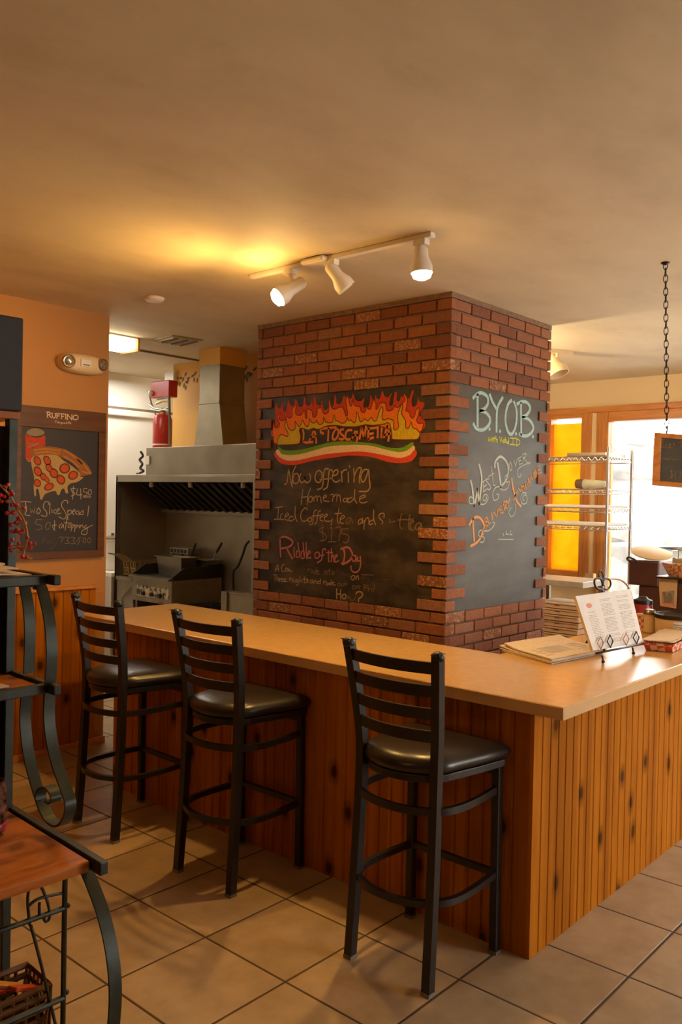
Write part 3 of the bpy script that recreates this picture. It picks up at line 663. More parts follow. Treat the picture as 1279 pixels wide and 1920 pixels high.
# ================================================================== BAR STOOLS
def make_stool(loc, label):
    t = thing('bar_stool', label, 'bar stool', (0, 0, 0), 'black ladder-back bar stools along the counter')
    bm_, vy = M['black_metal'], M['vinyl']
    for s_ in (1, -1):
        x = MB()
        pts = smooth_line([(0, s_*.166, 0), (.022, s_*.162, .35), (.034, s_*.158, .70), (.024, s_*.166, .86), (-.012, s_*.186, 1.09), (-.015, s_*.188, 1.105)], 4)
        x.tube(pts, 0, flat=(.016, .016), up=(0, 1, 0))
        o = x.build('back_post', bm_, t, bevel=.004)
        x = MB(); p = pts[-1]; x.sphere((p.x, p.y, p.z-.004), .0225, 3, (1, 1, .85)); x.build('post_cap', bm_, o, smooth='all')
        x = MB(); x.box((-.017, s_*.166-.017, 0), (.017, s_*.166+.017, .012)); x.build('foot_cap', M['foot'], o)
        x = MB(); x.tube([(.376, s_*.186, .0), (.372, s_*.184, .69)], 0, flat=(.0155, .0155), up=(0, 1, 0))
        o = x.build('front_leg', bm_, t, bevel=.004)
        x = MB(); x.box((.376-.017, s_*.186-.017, 0), (.376+.017, s_*.186+.017, .012)); x.build('foot_cap', M['foot'], o)
    for z, lean, hw in ((1.062, -.008, .182), (.985, .002, .174), (.908, .013, .167), (.832, .022, .161)):
        x = MB()
        ys = [-hw+2*hw*i/12 for i in range(13)]
        x.tube([(lean-.035*(1-(y/hw)**2), y, z) for y in ys], 0, flat=(.0195, .004), up=(-.1, 0, 1))
        x.build('back_slat', bm_, t, smooth=True)
    # seat: rounded at the back, square at the front
    def outline(g):
        pts = []
        for i in range(17):
            a = PI/2 + PI*i/16
            pts.append((.115+(.135+g)*math.cos(a), (.178+g)*math.sin(a)))
        pts += [(.25, -.205-g), (.365, -.222-g), (.392+g, -.214-g), (.399+g, -.19), (.404+g, 0), (.399+g, .19), (.392+g, .214+g), (.365, .222+g), (.25, .205+g)]
        return pts
    x = MB(); n = None; rings = []
    for g, z in ((-.012, .700), (.002, .706), (.006, .725), (-.004, .744), (-.045, .757), (-.11, .764)):
        rings.append([x.bm.verts.new((px, py, z)) if g > -.04 else x.bm.verts.new((.19+(px-.19)*(1+g*4), py*(1+g*4), z)) for px, py in outline(g if g > -.04 else 0)])
    for A, B in zip(rings, rings[1:]):
        for i in range(len(A)): x.bm.faces.new((A[i], A[(i+1) % len(A)], B[(i+1) % len(A)], B[i]))
    x.bm.faces.new(rings[0][::-1]); x.bm.faces.new(rings[-1])
    x.build('seat_cushion', vy, t, smooth='all')
    x = MB()
    pl = outline(-.006); x.prism([(a, b_, .672) for a, b_ in pl], (0, 0, .026)); x.build('seat_frame', bm_, t, bevel=.003)
    def hoop(z, xb, w): return smooth_line([(.374, w*.184, z), (.22, w*.198, z), (.10, w*.192, z), (.022, w*.150, z), (xb, w*.07, z), (xb-.008, 0, z), (xb, -w*.07, z), (.022, -w*.150, z), (.10, -w*.192, z), (.22, -w*.198, z), (.374, -w*.184, z)], 5)
    x = MB(); x.tube(hoop(.585, -.015, 1), 0, flat=(.0125, .007), up=(0, 0, 1)); x.build('upper_hoop', bm_, t, smooth=True)
    x = MB(); x.tube(hoop(.285, -.022, 1), 0, flat=(.011, .010), up=(0, 0, 1)); x.build('foot_ring', bm_, t, smooth=True)
    x = MB(); x.tube([(.374, -.18, .285), (.374, .18, .285)], 0, flat=(.011, .010), up=(0, 0, 1)); x.build('front_stretcher', bm_, t)
    x = MB(); x.tube([(.372, -.18, .655), (.372, .18, .655)], 0, flat=(.02, .006), up=(0, 0, 1)); x.build('apron', bm_, t)
    t.location = loc
    return t
def copy_tree(o, parent=None):
    c = o.copy(); C.objects.link(c); c.parent = parent
    for ch in list(o.children): copy_tree(ch, c)
    return c
st0 = make_stool((2.242, 1.735, 0), 'black ladder-back bar stool nearest the open corner of the counter')
st1 = copy_tree(st0); st1.location = (2.250, 2.708, 0); st1['label'] = 'black ladder-back bar stool between the two others at the counter'
st2 = copy_tree(st0); st2.location = (2.236, 3.488, 0); st2['label'] = 'black ladder-back bar stool at the counter end beside the pizza sign wall'
st1.rotation_euler.z = math.radians(1); st2.rotation_euler.z = math.radians(-1.5)

# ================================================================== CEILING FIXTURES
YT0, YT1, XT = 3.265, 2.13, 2.96
trk = thing('track_light', 'white ceiling track with three spot heads, two of them lit', 'light', (XT, 2.7, ZC))
x = MB(); x.box((XT-.017, YT1, ZC-.022), (XT+.017, YT0, ZC-.001)); x.build('rail', M['white'], trk, bevel=.002)
x = MB(); x.prism([(XT-.055, 2.72, ZC-.03), (XT+.055, 2.72, ZC-.03), (XT+.055, 2.87, ZC-.03), (XT-.055, 2.87, ZC-.03)], (0, 0, .029)); x.build('feed_box', M['white'], trk, bevel=.012)
def head(y, tip, back, spill, lit):
    """one spot: stem below the rail, can aimed at a bulb centre"""
    mount = V((XT, y, ZC-.022))
    ax = (tip-back).normalized()
    piv = back+ax*.05
    x = MB(); x.box(mount-V((.018, .03, .024)), mount+V((.018, .03, 0))); x.cyl(mount-V((0, 0, .024)), piv, .008)
    h = x.build('lamp_head', M['white'], trk)
    x = MB(); b0 = back
    Lc = (tip-b0).length
    prof = [(0, -.002), (.024, 0), (.031, .012), (.031, Lc-.075), (.040, Lc-.052), (.0475, Lc-.035), (.0475, Lc-.004), (.0455, Lc-.004), (.0445, Lc-.035), (.02, Lc-.055), (0, Lc-.055)]
    x.lathe(prof, b0, ax, 28); x.build('can', M['white'], h, smooth=True)
    if lit:
        x = MB(); x.lathe([(0, Lc-.052), (.020, Lc-.050), (.037, Lc-.026), (.043, Lc-.002), (.038, Lc+.014), (.02, Lc+.023), (0, Lc+.025)], b0, ax, 24); x.build('bulb', M['bulb'], h, smooth=True)
        q_ = ax.to_track_quat('-Z', 'Y').to_euler()
        lamp('SPOT', 'track_bulb', tip+ax*.03, BULB_W, BULB_RGB, .035, q_, (math.radians(165), .7))
        lamp('POINT', 'track_bulb_spill', tip+ax*.05, BULB_W*spill, BULB_RGB, .04)
    else:
        x = MB(); x.lathe([(0, Lc-.05), (.030, Lc-.03), (.042, Lc-.008), (.030, Lc-.003), (0, Lc)], b0, ax, 24); x.build('bulb', M['white'], h, smooth=True)
def at_depth(px, py, X): return onx(px, py, X)
head(2.985, at_depth(521, 558, 2.87), at_depth(569, 527, 2.985), .12, True)
head(2.71, at_depth(651, 542, 3.02), at_depth(617, 496, 2.955), 0, False)
head(2.19, at_depth(791, 514, 2.965), at_depth(789, 464, 2.965), .02, True)

sd = thing('smoke_detector', 'small round white smoke detector on the ceiling over the passage', 'smoke detector', onz(290, 558, ZC))
x = MB(); c = onz(290, 558, ZC); x.lathe([(.055, 0), (.055, -.012), (.045, -.022), (.02, -.026), (0, -.026)], c, (0, 0, 1), 28); x.build('housing', M['white'], sd, smooth=True)
x = MB(); x.lathe([(.058, -.001), (.058, -.005), (.055, -.005)], c, (0, 0, 1), 28); x.build('base_plate', M['cream_plastic'], sd)
c = V((3.87, 5.07, ZC)); vt = thing('ceiling_vent', 'square louvred air vent in the ceiling above the kitchen', 'vent', c)
x = MB()
q = [onz(p[0], p[1], ZC) for p in ((285, 637), (322, 628), (381, 637), (340, 647))]
x.prism([p+V((0, 0, -.008)) for p in q], (0, 0, .007)); x.build('vent_frame', M['vent'], vt)
for i in range(6):
    x = MB(); t = (i+.7)/6.4
    a = q[0].lerp(q[3], t); b_ = q[1].lerp(q[2], t); a, b_ = a.lerp(b_, .1), b_.lerp(a, .1)
    x.tube([a+V((0, 0, -.010)), b_+V((0, 0, -.010))], 0, flat=(.009, .002), up=(0, .5, 1)); x.build('louvre', M['seam'] if i % 2 else M['vent'], vt)
kl = thing('ceiling_light', 'lit flush ceiling light with wooden ends beside the orange wall', 'light', (3.72, 5.66, ZC))
cK = onz(249, 650, ZC-.05)      # right-hand end of the fixture
x = MB(); x.box((cK.x-.62, cK.y-.10, ZC-.095), (cK.x-.03, cK.y+.10, ZC-.012)); x.build('diffuser', M['diffuser'], kl, bevel=.03, seg=4)
x = MB(); x.box((cK.x-.03, cK.y-.11, ZC-.10), (cK.x-.015, cK.y+.11, ZC-.001)); x.build('end_cap', M['pine_trim_h'], kl)
x = MB(); x.box((cK.x-.635, cK.y-.11, ZC-.10), (cK.x-.62, cK.y+.11, ZC-.001)); x.build('end_cap', M['pine_trim_h'], kl)
x = MB(); x.box((cK.x-.62, cK.y-.11, ZC-.012), (cK.x-.03, cK.y+.11, ZC-.001)); x.build('base_plate', M['white'], kl)
lamp('AREA', 'kitchen_tube', (cK.x-.32, cK.y, ZC-.12), KITCHEN_W, KITCHEN_RGB, (.55, .2))
lamp('AREA', 'passage_fill', (3.9, 6.55, ZC-.06), 24, (1, .95, .86), (1.8, .3))  # unseen area light added to brighten the white passage wall
# second track, beyond the pillar
t2 = thing('track_light', 'short ceiling track with one unlit spot head right of the brick pillar', 'light', (5.93, 3.0, ZC))
p0, p1 = onz(1020, 655, ZC-.01), onz(1074, 661, ZC-.01)
x = MB(); x.tube([p0, p1], 0, flat=(.018, .010), up=(0, 0, 1)); x.build('rail', M['cream_plastic'], t2)
x = MB(); hm = p0.lerp(p1, .45); x.cyl(hm, hm-V((0, 0, .05)), .01)
h = x.build('lamp_head', M['cream_plastic'], t2)
x = MB(); a = onx(1034, 668, hm.x+.02); bb = onx(1049, 702, hm.x+.02); ln = (bb-a).length
x.lathe([(0, 0), (.04, .004), (.045, ln*.45), (.075, ln*.7), (.078, ln), (.07, ln), (.06, ln*.75), (0, ln*.7)], a, bb-a, 26); x.build('can', M['cream_plastic'], h, smooth=True)

p2 = p0+(p0-p1).normalized()*.75  # rail run, lit head and bulb below are invented to carry the hidden fill
x = MB(); x.tube([p0, p2], 0, flat=(.018, .010), up=(0, 0, 1)); x.build('rail', M['cream_plastic'], t2)
x = MB(); x.lathe([(0, 0), (.04, .004), (.045, .07), (.075, .12), (.078, .16), (.07, .16), (.06, .12), (0, .11)], p2-V((0, 0, .05)), (.2, 0, -1), 26); h2 = x.build('lamp_head', M['cream_plastic'], t2, smooth=True)
x = MB(); x.sphere(p2-V((-.03, 0, .19)), .045, 2); x.build('bulb', M['bulb'], h2, smooth='all')
lamp('POINT', 'back_fill', p2-V((-.05, 0, .28)), BACK_W, (1.0, .80, .48), .05)  # fill light added out of sight for the far ceiling and window wall

# ================================================================== LEFT WALL: emergency light, pizza sign
el = thing('emergency_light', 'oval cream emergency light with two round lamps on the orange wall', 'emergency light', (2.90, 4.75, 2.41))
a, b_ = ony(108, 680, 4.72), ony(198, 686, 4.72)
cx_, cz = (a.x+b_.x)/2, (a.z+b_.z)/2; hw = (b_.x-a.x)/2
x = MB()
rings = []
for k_, (s_, y) in enumerate(((1.0, 4.749), (1.0, 4.715), (.96, 4.695), (.8, 4.675), (.5, 4.665))):
    rings.append([x.bm.verts.new((cx_+math.copysign(abs(math.cos(t))**.75, math.cos(t))*hw*.98*s_, y, cz+math.copysign(abs(math.sin(t))**.8, math.sin(t))*.062*s_)) for t in [2*PI*i/32 for i in range(32)]])
for A, B in zip(rings, rings[1:]):
    for i in range(32): x.bm.faces.new((A[i], A[(i+1) % 32], B[(i+1) % 32], B[i]))
x.bm.faces.new(rings[0][::-1]); x.bm.faces.new(rings[-1])
x.build('housing', M['cream_plastic'], el, smooth='all')
for px, py, dx in ((128, 677, -.25), (190, 684, .25)):
    x = MB(); c = ony(px, py, 4.685); ax = V((dx, -1, -.1)).normalized(); x.lathe([(.040, -.01), (.040, .018), (.036, .024), (.033, .018), (0, .012)], c, ax, 24); l_ = x.build('lamp', M['lens_metal'], el, smooth=True)
    x = MB(); x.lathe([(.033, .016), (.02, .021), (0, .023)], c, ax, 20); x.build('lens', M['clear_dark'], l_, smooth=True)
x = MB(); c = ony(161, 681, 4.664); x.box(c-V((.035, .006, .020)), c+V((.035, .004, .020))); pl = x.build('label_plate', M['paper_w'], el)
x = MB(); x.box(c-V((.022, .008, .014)), c+V((.024, -.005, -.009))); x.build('test_button', M['black_plastic'], pl)

sg = thing('chalkboard_sign', 'wood-framed wall chalkboard with a chalk pizza slice and two slice special', 'chalkboard', (2.78, 4.75, 1.20))
sx0, sx1, sz0, sz1 = 2.44, 3.058, 1.197, 2.112
x = MB(); YS = 4.72
x.box((sx0, YS, sz1-.125), (sx1, 4.749, sz1)); x.box((sx0, YS, sz0), (sx1, 4.749, sz0+.045)); x.box((sx0, YS, sz0+.045), (sx0+.05, 4.749, sz1-.125)); x.box((sx1-.05, YS, sz0+.045), (sx1, 4.749, sz1-.125))
x.build('frame', M['sign_wood'], sg, bevel=.002)
boxobj('slate', (sx0+.05, YS+.012, sz0+.045), (sx1-.05, YS+.02, sz1-.125), M['slate_sign'], sg)
B3 = Board((0, YS, 0), (0, -1, 0)); B4 = Board((0, YS+.012, 0), (0, -1, 0)); K2 = 7.106
x = MB()
B3.draw(x, 30, 760, K2, "415,90 420,160; 410,90 450,92 455,118 420,125; 435,125 472,166; 480,102 486,150 505,170 525,150 525,107; 545,110 545,172; 540,110 585,113; 545,140 575,141; 605,113 605,178; 600,113 645,117; 605,145 635,147; 661,118 663,182; 685,188 686,121; 686,121 745,192; 745,192 745,127; 795,130 765,145 765,180 795,192 825,175 825,145 795,130", .0062)
B3.draw(x, 30, 760, K2, "409,160 430,162; 475,102 493,104; 517,106 533,107; 537,172 555,173; 597,178 616,179; 650,118 674,119; 652,182 676,184; 678,188 696,189; 676,120 692,121; 736,126 755,127", .003)
B3.draw(x, 30, 760, K2, "515,205 545,207; 530,207 530,235; 550,205 550,238; 550,225 562,222 563,238; 570,230 585,225 575,220 568,232 585,240; 605,225 595,232 605,240 610,226 608,250 596,250; 622,227 616,240 630,240 622,227; 645,228 638,241 652,241 645,228; 672,230 662,242 674,243; 675,212 675,244; 692,215 692,245; 702,228 702,245; 717,215 710,225 710,247; 704,230 718,230; 722,238 735,233 725,230 722,245 735,248", .0022)
x.build('printed_lettering', M['gold'], sg, normals=False)
x = MB()
x.mi = 0; B4.fill(x, 30, 760, K2, "125,390 128,550 130,700 165,745 200,740 215,600 230,560 380,540 388,480 385,400 330,425 250,428 160,400", .001)
x.mi = 1; B4.fill(x, 30, 760, K2, "140,360 180,320 260,305 340,325 380,360 350,395 260,412 170,395", .0012)
B4.draw(x, 30, 760, K2, "150,500 210,520 300,510; 160,560 220,540 290,520; 135,700 165,745 205,745", .006, .0016)
x.mi = 2; B4.fill(x, 30, 760, K2, "200,580 390,545 590,570 700,610 830,690 950,790 1010,900 990,920 900,940 855,935 830,850 740,760 600,690 540,668 370,665 215,695", .0014)
x.mi = 3; B4.draw(x, 30, 760, K2, "240,600 390,580 570,600; 260,640 400,620 540,640; 640,600 760,670 880,780; 640,680 740,740 830,820; 880,880 940,900 1000,905; 820,720 920,810 985,900", .010, .002); B4.draw(x, 30, 760, K2, "590,590 560,660", .006, .002)
x.mi = 4; B4.fill(x, 30, 760, K2, "215,690 370,660 540,665 640,740 760,820 850,900 860,950 900,960 820,1020 730,1040 685,1090 695,1160 665,1170 640,1110 600,1130 580,1190 550,1190 520,1140 390,1180 350,1250 325,1250 310,1170 290,1110 265,1130 270,1200 245,1200 235,1050 240,950 205,790", .0017)
for i, (cx0, cy0, r1, r2) in enumerate(((285, 740, 42, 60), (415, 735, 42, 62), (292, 880, 45, 65), (440, 835, 38, 55), (505, 905, 50, 62), (650, 840, 66, 62), (760, 932, 62, 52), (597, 990, 50, 62), (365, 950, 36, 50), (285, 1035, 42, 50), (440, 1085, 62, 44), (412, 990, 28, 42))):
    for mi, s_, off in ((5, 1.15, .0021), (6, .82, .0025)):
        x.mi = mi; al = .5
        B4.fill(x, 30, 760, K2, ' '.join(f"{cx0+s_*(r1*math.cos(t)*math.cos(al)+r2*math.sin(t)*math.sin(al)):.1f},{cy0+s_*(-r1*math.cos(t)*math.sin(al)+r2*math.sin(t)*math.cos(al)):.1f}" for t in [2*PI*k/12 for k in range(12)]), off, 1)
x.build('pizza_drawing', [M['can_red'], M['can_grey'], M['pz_crust'], M['pz_crust2'], M['pz_cheese'], M['pz_rim'], M['pz_pep']], sg, normals=False)
phrase(B4, 'chalk_lettering', 'ch_white', sg, 30, 760, K2, "790,1110 735,1110 750,1150 790,1180 735,1210; 765,1080 755,1250; 820,1110 810,1190 880,1190; 862,1110 865,1250; 950,1110 905,1110 905,1150 945,1165 940,1200 895,1205; 985,1120 960,1150 975,1195 1000,1180 1002,1135 985,1120; 900,1222 1000,1220", .0042)
phrase(B4, 'chalk_lettering', 'ch_white', sg, 30, 900, K2, "65,292 130,288 200,295; 125,300 140,400 120,460 185,475; 300,370 275,420 300,450 325,410 300,370; 440,330 430,290 380,300 365,370 410,430 400,485 335,470; 455,310 445,450; 480,390 480,440; 530,390 500,420 530,450; 545,420 580,390 560,380 545,410 550,450 600,440; 690,310 680,275 630,280 605,340 640,400 670,470 640,520 570,490; 690,400 690,530; 690,420 730,400 740,440 700,465; 750,430 790,410 770,395 750,430 770,465; 820,410 792,440 822,462; 836,410 842,465; 885,410 850,450 890,460 898,400; 970,345 955,480", .0042)
phrase(B4, 'chalk_lettering', 'ch_white', sg, 30, 900, K2, "515,540 515,675; 540,600 490,605 500,660; 610,580 570,620 600,640 630,590 635,640; 640,570 740,575; 680,500 655,670; 712,590 690,620 715,635 727,600 712,590; 745,590 735,680; 745,600 780,600 750,640; 790,600 780,690; 790,605 825,605 795,645; 842,600 842,640; 860,600 855,640; 865,610 890,600 892,640; 940,600 910,630 940,640 1020,600; 950,630 940,720 880,720 880,680 950,640", .0042)
phrase(B4, 'chalk_lettering', 'ch_dim', sg, 30, 900, K2, "190,380 200,440 220,400 240,440 250,370", .0040)
phrase(B4, 'chalk_lettering', 'ch_dim', sg, 30, 900, K2, "350,530 270,530 270,590 330,600 340,650 270,665; 430,560 390,610 410,660 450,640 460,580 430,560", .0040)
phrase(B4, 'chalk_lettering', 'ch_dim', sg, 30, 900, K2, "570,770 630,760 600,830; 650,760 710,770 680,800 710,840 650,845; 730,765 790,775 760,800 790,845 730,850; 800,810 830,810; 870,770 830,775 850,810 820,860; 910,770 890,810 920,840 930,790 910,770; 970,770 950,810 980,840 1000,790 970,770", .0040)
phrase(B4, 'chalk_lettering', 'ch_faint', sg, 30, 900, K2, "360,770 360,850; 360,770 400,790 365,810; 410,800 415,840 440,840 445,800; 480,810 490,850; 540,830 500,900 440,910", .0040)

# ================================================================== KITCHEN
HX0, HX1, HY0, HY1 = 4.075, 4.60, 4.42, 6.13
hood = thing('exhaust_hood', 'large stainless steel kitchen exhaust hood over the grill with steel side walls', 'range hood', (4.3, 5.3, 0))
ZL = 1.70
x = MB(); x.box((HX0, HY0, ZL), (HX0+.02, HY1, 1.747)); x.box((HX0, HY0, 1.747), (HX1, HY1, 1.757)); x.build('canopy_lip', M['steel'], hood, bevel=.002)
boxobj('plenum', (HX0+.004, 4.30, 1.757), (HX1, 5.72, 1.975), M['steel'], hood, bevel=.003)
x = MB(); x.box((HX0, HY1-.02, .05), (HX1, HY1, 1.747)); x.build('side_wall', M['steel_w'], hood)
x = MB(); x.box((HX0, HY1-.021, .05), (HX0+.035, HY1+.001, ZL)); x.build('side_post', M['steel'], hood)
x = MB(); x.box((HX0, HY0, .05), (HX0+.035, HY0+.022, ZL)); x.build('side_post', M['steel'], hood)
x = MB(); x.box((HX1-.02, HY0+.03, .05), (HX1-.001, HY1-.02, 1.747)); x.build('back_wall', M['steel_w'], hood)
# slanted baffle filters
fa = (HX0+.14, 1.70); fb = (HX1-.06, 1.475)
sl = V((fb[0]-fa[0], 0, fb[1]-fa[1])).normalized(); nl = V((sl.z, 0, -sl.x))
fl_ = thing
x = MB(); x.prism([(fa[0], HY0+.03, fa[1]), (fb[0], HY0+.03, fb[1]), (fb[0], HY0+.03, fb[1]+.02), (fa[0]+.0, HY0+.03, fa[1]+.02)], (0, HY1-HY0-.06-.06, 0)); fp = x.build('filter_bank', M['grate'], hood)
for i in range(17):
    y = HY0+.06+i*.092
    x = MB(); ml = (V((fa[0], y, fa[1]))+V((fb[0], y+.03, fb[1])))/2+nl*.012
    x.obox(ml, (.40, .040, .012), (sl, V((0, 1, 0)), nl)); x.build('baffle', M['dark_filter'], fp)
x = MB(); x.box((fb[0]-.02, HY0+.03, fb[1]-.03), (fb[0]+.05, HY1-.025, fb[1])); x.build('grease_trough', M['steel_d'], hood)
for px in (284, 357, 456):
    c = onx(px, 904, HX0+.10)
    x = MB(); x.cyl((c.x, c.y, 1.747), (c.x, c.y, 1.705), .010); x.lathe([(.014, 0), (.017, -.012), (.017, -.04), (.010, -.045)], (c.x, c.y, 1.705), (0, 0, 1), 14); x.build('spray_nozzle', M['white'], hood, smooth=True)
# flue
DX0, DX1, DY0, DY1 = 4.245, 4.50, 5.025, 5.262
x = MB()
lv = [(2.70, 0, 0, 0), (2.32, 0, 0, 0), (1.976, .0, .055, .055)]
rings = []
for z, gx_, g0, g1 in lv:
    rings.append([x.bm.verts.new(p) for p in ((DX0-gx_*.5, DY0-g0, z), (DX1+gx_, DY0-g0, z), (DX1+gx_, DY1+g1, z), (DX0-gx_*.5, DY1+g1, z))])
for A, B in zip(rings, rings[1:]):
    for i in range(4): x.bm.faces.new((A[i], A[(i+1) % 4], B[(i+1) % 4], B[i]))
x.bm.faces.new(rings[0]); x.bm.faces.new(rings[-1][::-1])
du = x.build('duct', M['galv'], hood)
x = MB()
for z, g in ((2.32, .004), (1.985, .056)):
    x.tube([(DX0-.004, DY0-g, z), (DX1, DY0-g, z)], 0, flat=(.008, .003), up=(0, 0, 1)); x.tube([(DX0-.004, DY0-g, z), (DX0-.004, DY1+g, z)], 0, flat=(.008, .003), up=(0, 0, 1))
x.build('duct_seam', M['galv'], du)
boxobj('duct_collar', (DX0-.006, DY0-.006, 2.61), (DX1+.004, DY1+.006, ZC-.001), M['wall_yellow'], hood)
# stencilled leaves on the yellow wall
x = MB()
def leaf(px, py, ang, ln, wd):
    c = onx(px, py, 4.598); d = V((0, -math.cos(ang), math.sin(ang))); q = V((0, d.z, -d.y))
    x.flat([c-d*ln/2, c-d*ln*.1+q*wd/2, c+d*ln*.3+q*wd*.35, c+d*ln/2, c+d*ln*.3-q*wd*.35, c-d*ln*.1-q*wd/2])
for lx, ly, la in ((332, 709, .2), (339, 709, .1), (348, 702, .8), (353, 709, .2), (333, 719, 1.4), (337, 720, 1.3), (345, 723, 1.3), (350, 717, -.3), (348, 727, 1.4), (352, 714, .6), (366, 700, .8), (364, 712, 1.5), (370, 713, 1.4), (376, 705, -.1), (361, 705, .5), (343, 712, .9)):
    leaf(lx, ly, la, .050, .022)
o = x.build('leaf_stencil', M['leaf_paint'], normals=False, org=onx(355, 712, 4.598)); tag(o, 'brown stencilled leaves on the yellow wall between the red control box and the duct', 'wall stencil')
x = MB()
for lx, ly, la in ((461, 690, .7), (466, 700, 0), (461, 706, .9), (470, 703, .4), (463, 712, 1.2), (478, 692, .5)): leaf(lx, ly, la, .055, .024)
o = x.build('leaf_stencil', M['leaf_paint'], normals=False, org=onx(466, 700, 4.598)); tag(o, 'brown stencilled leaves on the yellow wall between the steel duct and the brick pillar', 'wall stencil')

# fire suppression unit on top of the hood
fs = thing('fire_suppression_unit', 'red fire suppression tank and red control box with pipes on the hood top', 'fire suppression unit', (4.30, 5.80, 1.975))
XF = 4.33
c0, c1 = onx(291, 834, XF), onx(318, 834, XF); zt = onx(304, 776, XF).z
cy = (c0.y+c1.y)/2; r_ = abs(c0.y-c1.y)/2*.82
x = MB(); x.lathe([(r_*.9, 1.976), (r_, 1.99), (r_, zt-.05), (r_*.8, zt-.015), (r_*.4, zt)], (XF, cy, 0), (0, 0, 1), 24); tk = x.build('tank', M['red'], fs, smooth=True)
x = MB(); x.lathe([(r_*1.01, 2.01), (r_*1.01, 2.022)], (XF, cy, 0), (0, 0, 1), 24); x.build('band', M['white'], tk)
x = MB(); a = onx(288, 717, XF); b_ = onx(322, 744, XF); x.box((XF-.03, b_.y, b_.z), (XF+.06, a.y, a.z)); x.build('control_box', M['red'], fs, bevel=.006)
def pipe(pts, r, name='pipe', mat='steel_d', X=XF-.02):
    x = MB(); x.tube([onx(px, py, X) for px, py in pts], r, 8); return x.build(name, M[mat], fs, smooth=True)
pipe([(318, 834), (318, 790), (317, 745)], .012, 'riser_pipe', 'steel')
pipe([(279, 736), (284, 757), (292, 778), (299, 795), (299, 833)], .007, 'hose', 'steel_d')
pipe([(277, 733), (290, 735), (296, 748), (318, 744)], .010, 'manifold_pipe', 'steel_d')
pipe([(279, 758), (290, 766), (318, 770)], .010, 'manifold_pipe', 'steel')
pipe([(283, 768), (300, 771), (318, 764)], .009, 'manifold_pipe', 'steel_d')
pipe([(293, 757), (305, 752), (318, 752)], .010, 'manifold_pipe', 'brass')
x = MB(); c = onx(283, 737, XF-.04); x.sphere(c, .024, 2); x.build('gauge', M['white'], fs, smooth='all')
x = MB(); c = onx(306, 772, XF); x.cyl(c-V((0, 0, .03)), c+V((0, 0, .03)), .022); x.build('valve', M['brass'], fs, smooth=True)
o = boxobj('junction_box', onx(325, 718, 4.56), onx(316, 697, 4.599), M['white'], org=onx(321, 708, 4.599)); tag(o, 'small white electrical box above the red control box', 'electrical box')
pc = [(264, 847), (268, 855), (262, 862), (267, 870), (263, 878), (269, 883), (262, 887)]
x = MB(); x.tube(smooth_line([onx(px, py, HX0+.03) for px, py in pc], 5), .010, 8); x.tube([onx(262, 887, HX0+.03), onx(256, 888, HX0+.03)], .006, 6)
o = x.build('power_cord', M['black_plastic'], org=onx(266, 870, HX0+.03), smooth=True); tag(o, 'black coiled power cord hanging at the left end of the hood', 'cord')
c = onx(277, 863, HX0-.002); o = boxobj('outlet_cover', c-V((.006, .022, .035)), c+V((.006, .022, .035)), M['white'], org=c, bevel=.002); tag(o, 'small white outlet cover at the left end of the hood', 'outlet')

# griddle
GX0, GX1 = 4.04, 4.545; gl, gr = onx(248, 1078, GX0).y, onx(322, 1088, GX0).y
gz = onx(322, 1090, GX0).z; gzb = onx(322, 1136, GX0).z
gd = thing('griddle', 'stainless countertop griddle with grimy control panel under the hood', 'griddle', ((GX0+GX1)/2, (gl+gr)/2, 0))
boxobj('body', (GX0, gr, gzb), (GX1, gl, gz), M['steel_d'], gd, bevel=.004)
x = MB(); x.prism([(GX0-.035, gr-.003, gz), (GX0-.035, gr-.003, gz+.014), (GX0+.01, gr-.003, gz+.02), (GX0+.01, gr-.003, gz)], (0, gl-gr+.006, 0)); x.build('front_lip', M['steel'], gd)
boxobj('cooking_plate', (GX0+.01, gr+.012, gz+.001), (GX1-.01, gl-.012, gz+.012), M['grate'], gd)
for yy in (gr, gl-.008):
    x = MB(); x.prism([(GX0-.01, yy, gz+.001), (GX1, yy, gz+.001), (GX1, yy, gz+.105), (GX0+.12, yy, gz+.095), (GX0-.01, yy, gz+.018)], (0, .008, 0)); x.build('splash_guard', M['grate'], gd)
x = MB(); x.box((GX1-.006, gr+.01, gz), (GX1, gl-.01, gz+.105)); x.build('splash_back', M['grate'], gd)
a, b_ = onx(256, 1096, GX0), onx(318, 1130, GX0)
pm, pnt, pb = newmat('worn_control_plate'); pco, _ = obj_xyz(pnt)
L(pnt, ramp(pnt, noise(pnt, pco, 22, 5, .65), [(.44, (.03, .022, .016)), (.5, (.40, .32, .20)), (.62, (.62, .52, .36))]), pb.inputs['Base Color']); pb.inputs['Roughness'].default_value = .5
x = MB(); x.box((GX0-.004, min(a.y, b_.y)+.01, b_.z+.02), (GX0+.001, max(a.y, b_.y)-.01, a.z)); cp = x.build('control_panel', pm, gd)
for t in (.25, .5, .75):
    x = MB(); c = V((GX0-.004, a.y+(b_.y-a.y)*t, a.z-.06)); x.cyl(c, c-V((.022, 0, 0)), .018, .015); x.build('knob', M['black_plastic'], cp, smooth=True)
c = onx(301, 1130, GX0); boxobj('indicator', c-V((.005, .022, .006)), c+V((.001, .022, .006)), M['red'], gd)
for xx in (GX0+.03, GX1-.03):
    for yy in (gr+.03, gl-.03):
        x = MB(); x.cyl((xx, yy, .62), (xx, yy, gzb), .013); x.build('leg', M['steel'], gd)
eq = thing('equipment_stand', 'steel stand carrying the griddle behind the counter end', 'stand', ((GX0+GX1)/2, (gl+gr)/2, 0))
boxobj('top', (GX0-.0, gr-.12, .585), (GX1, gl+.01, .62), M['steel_d'], eq)
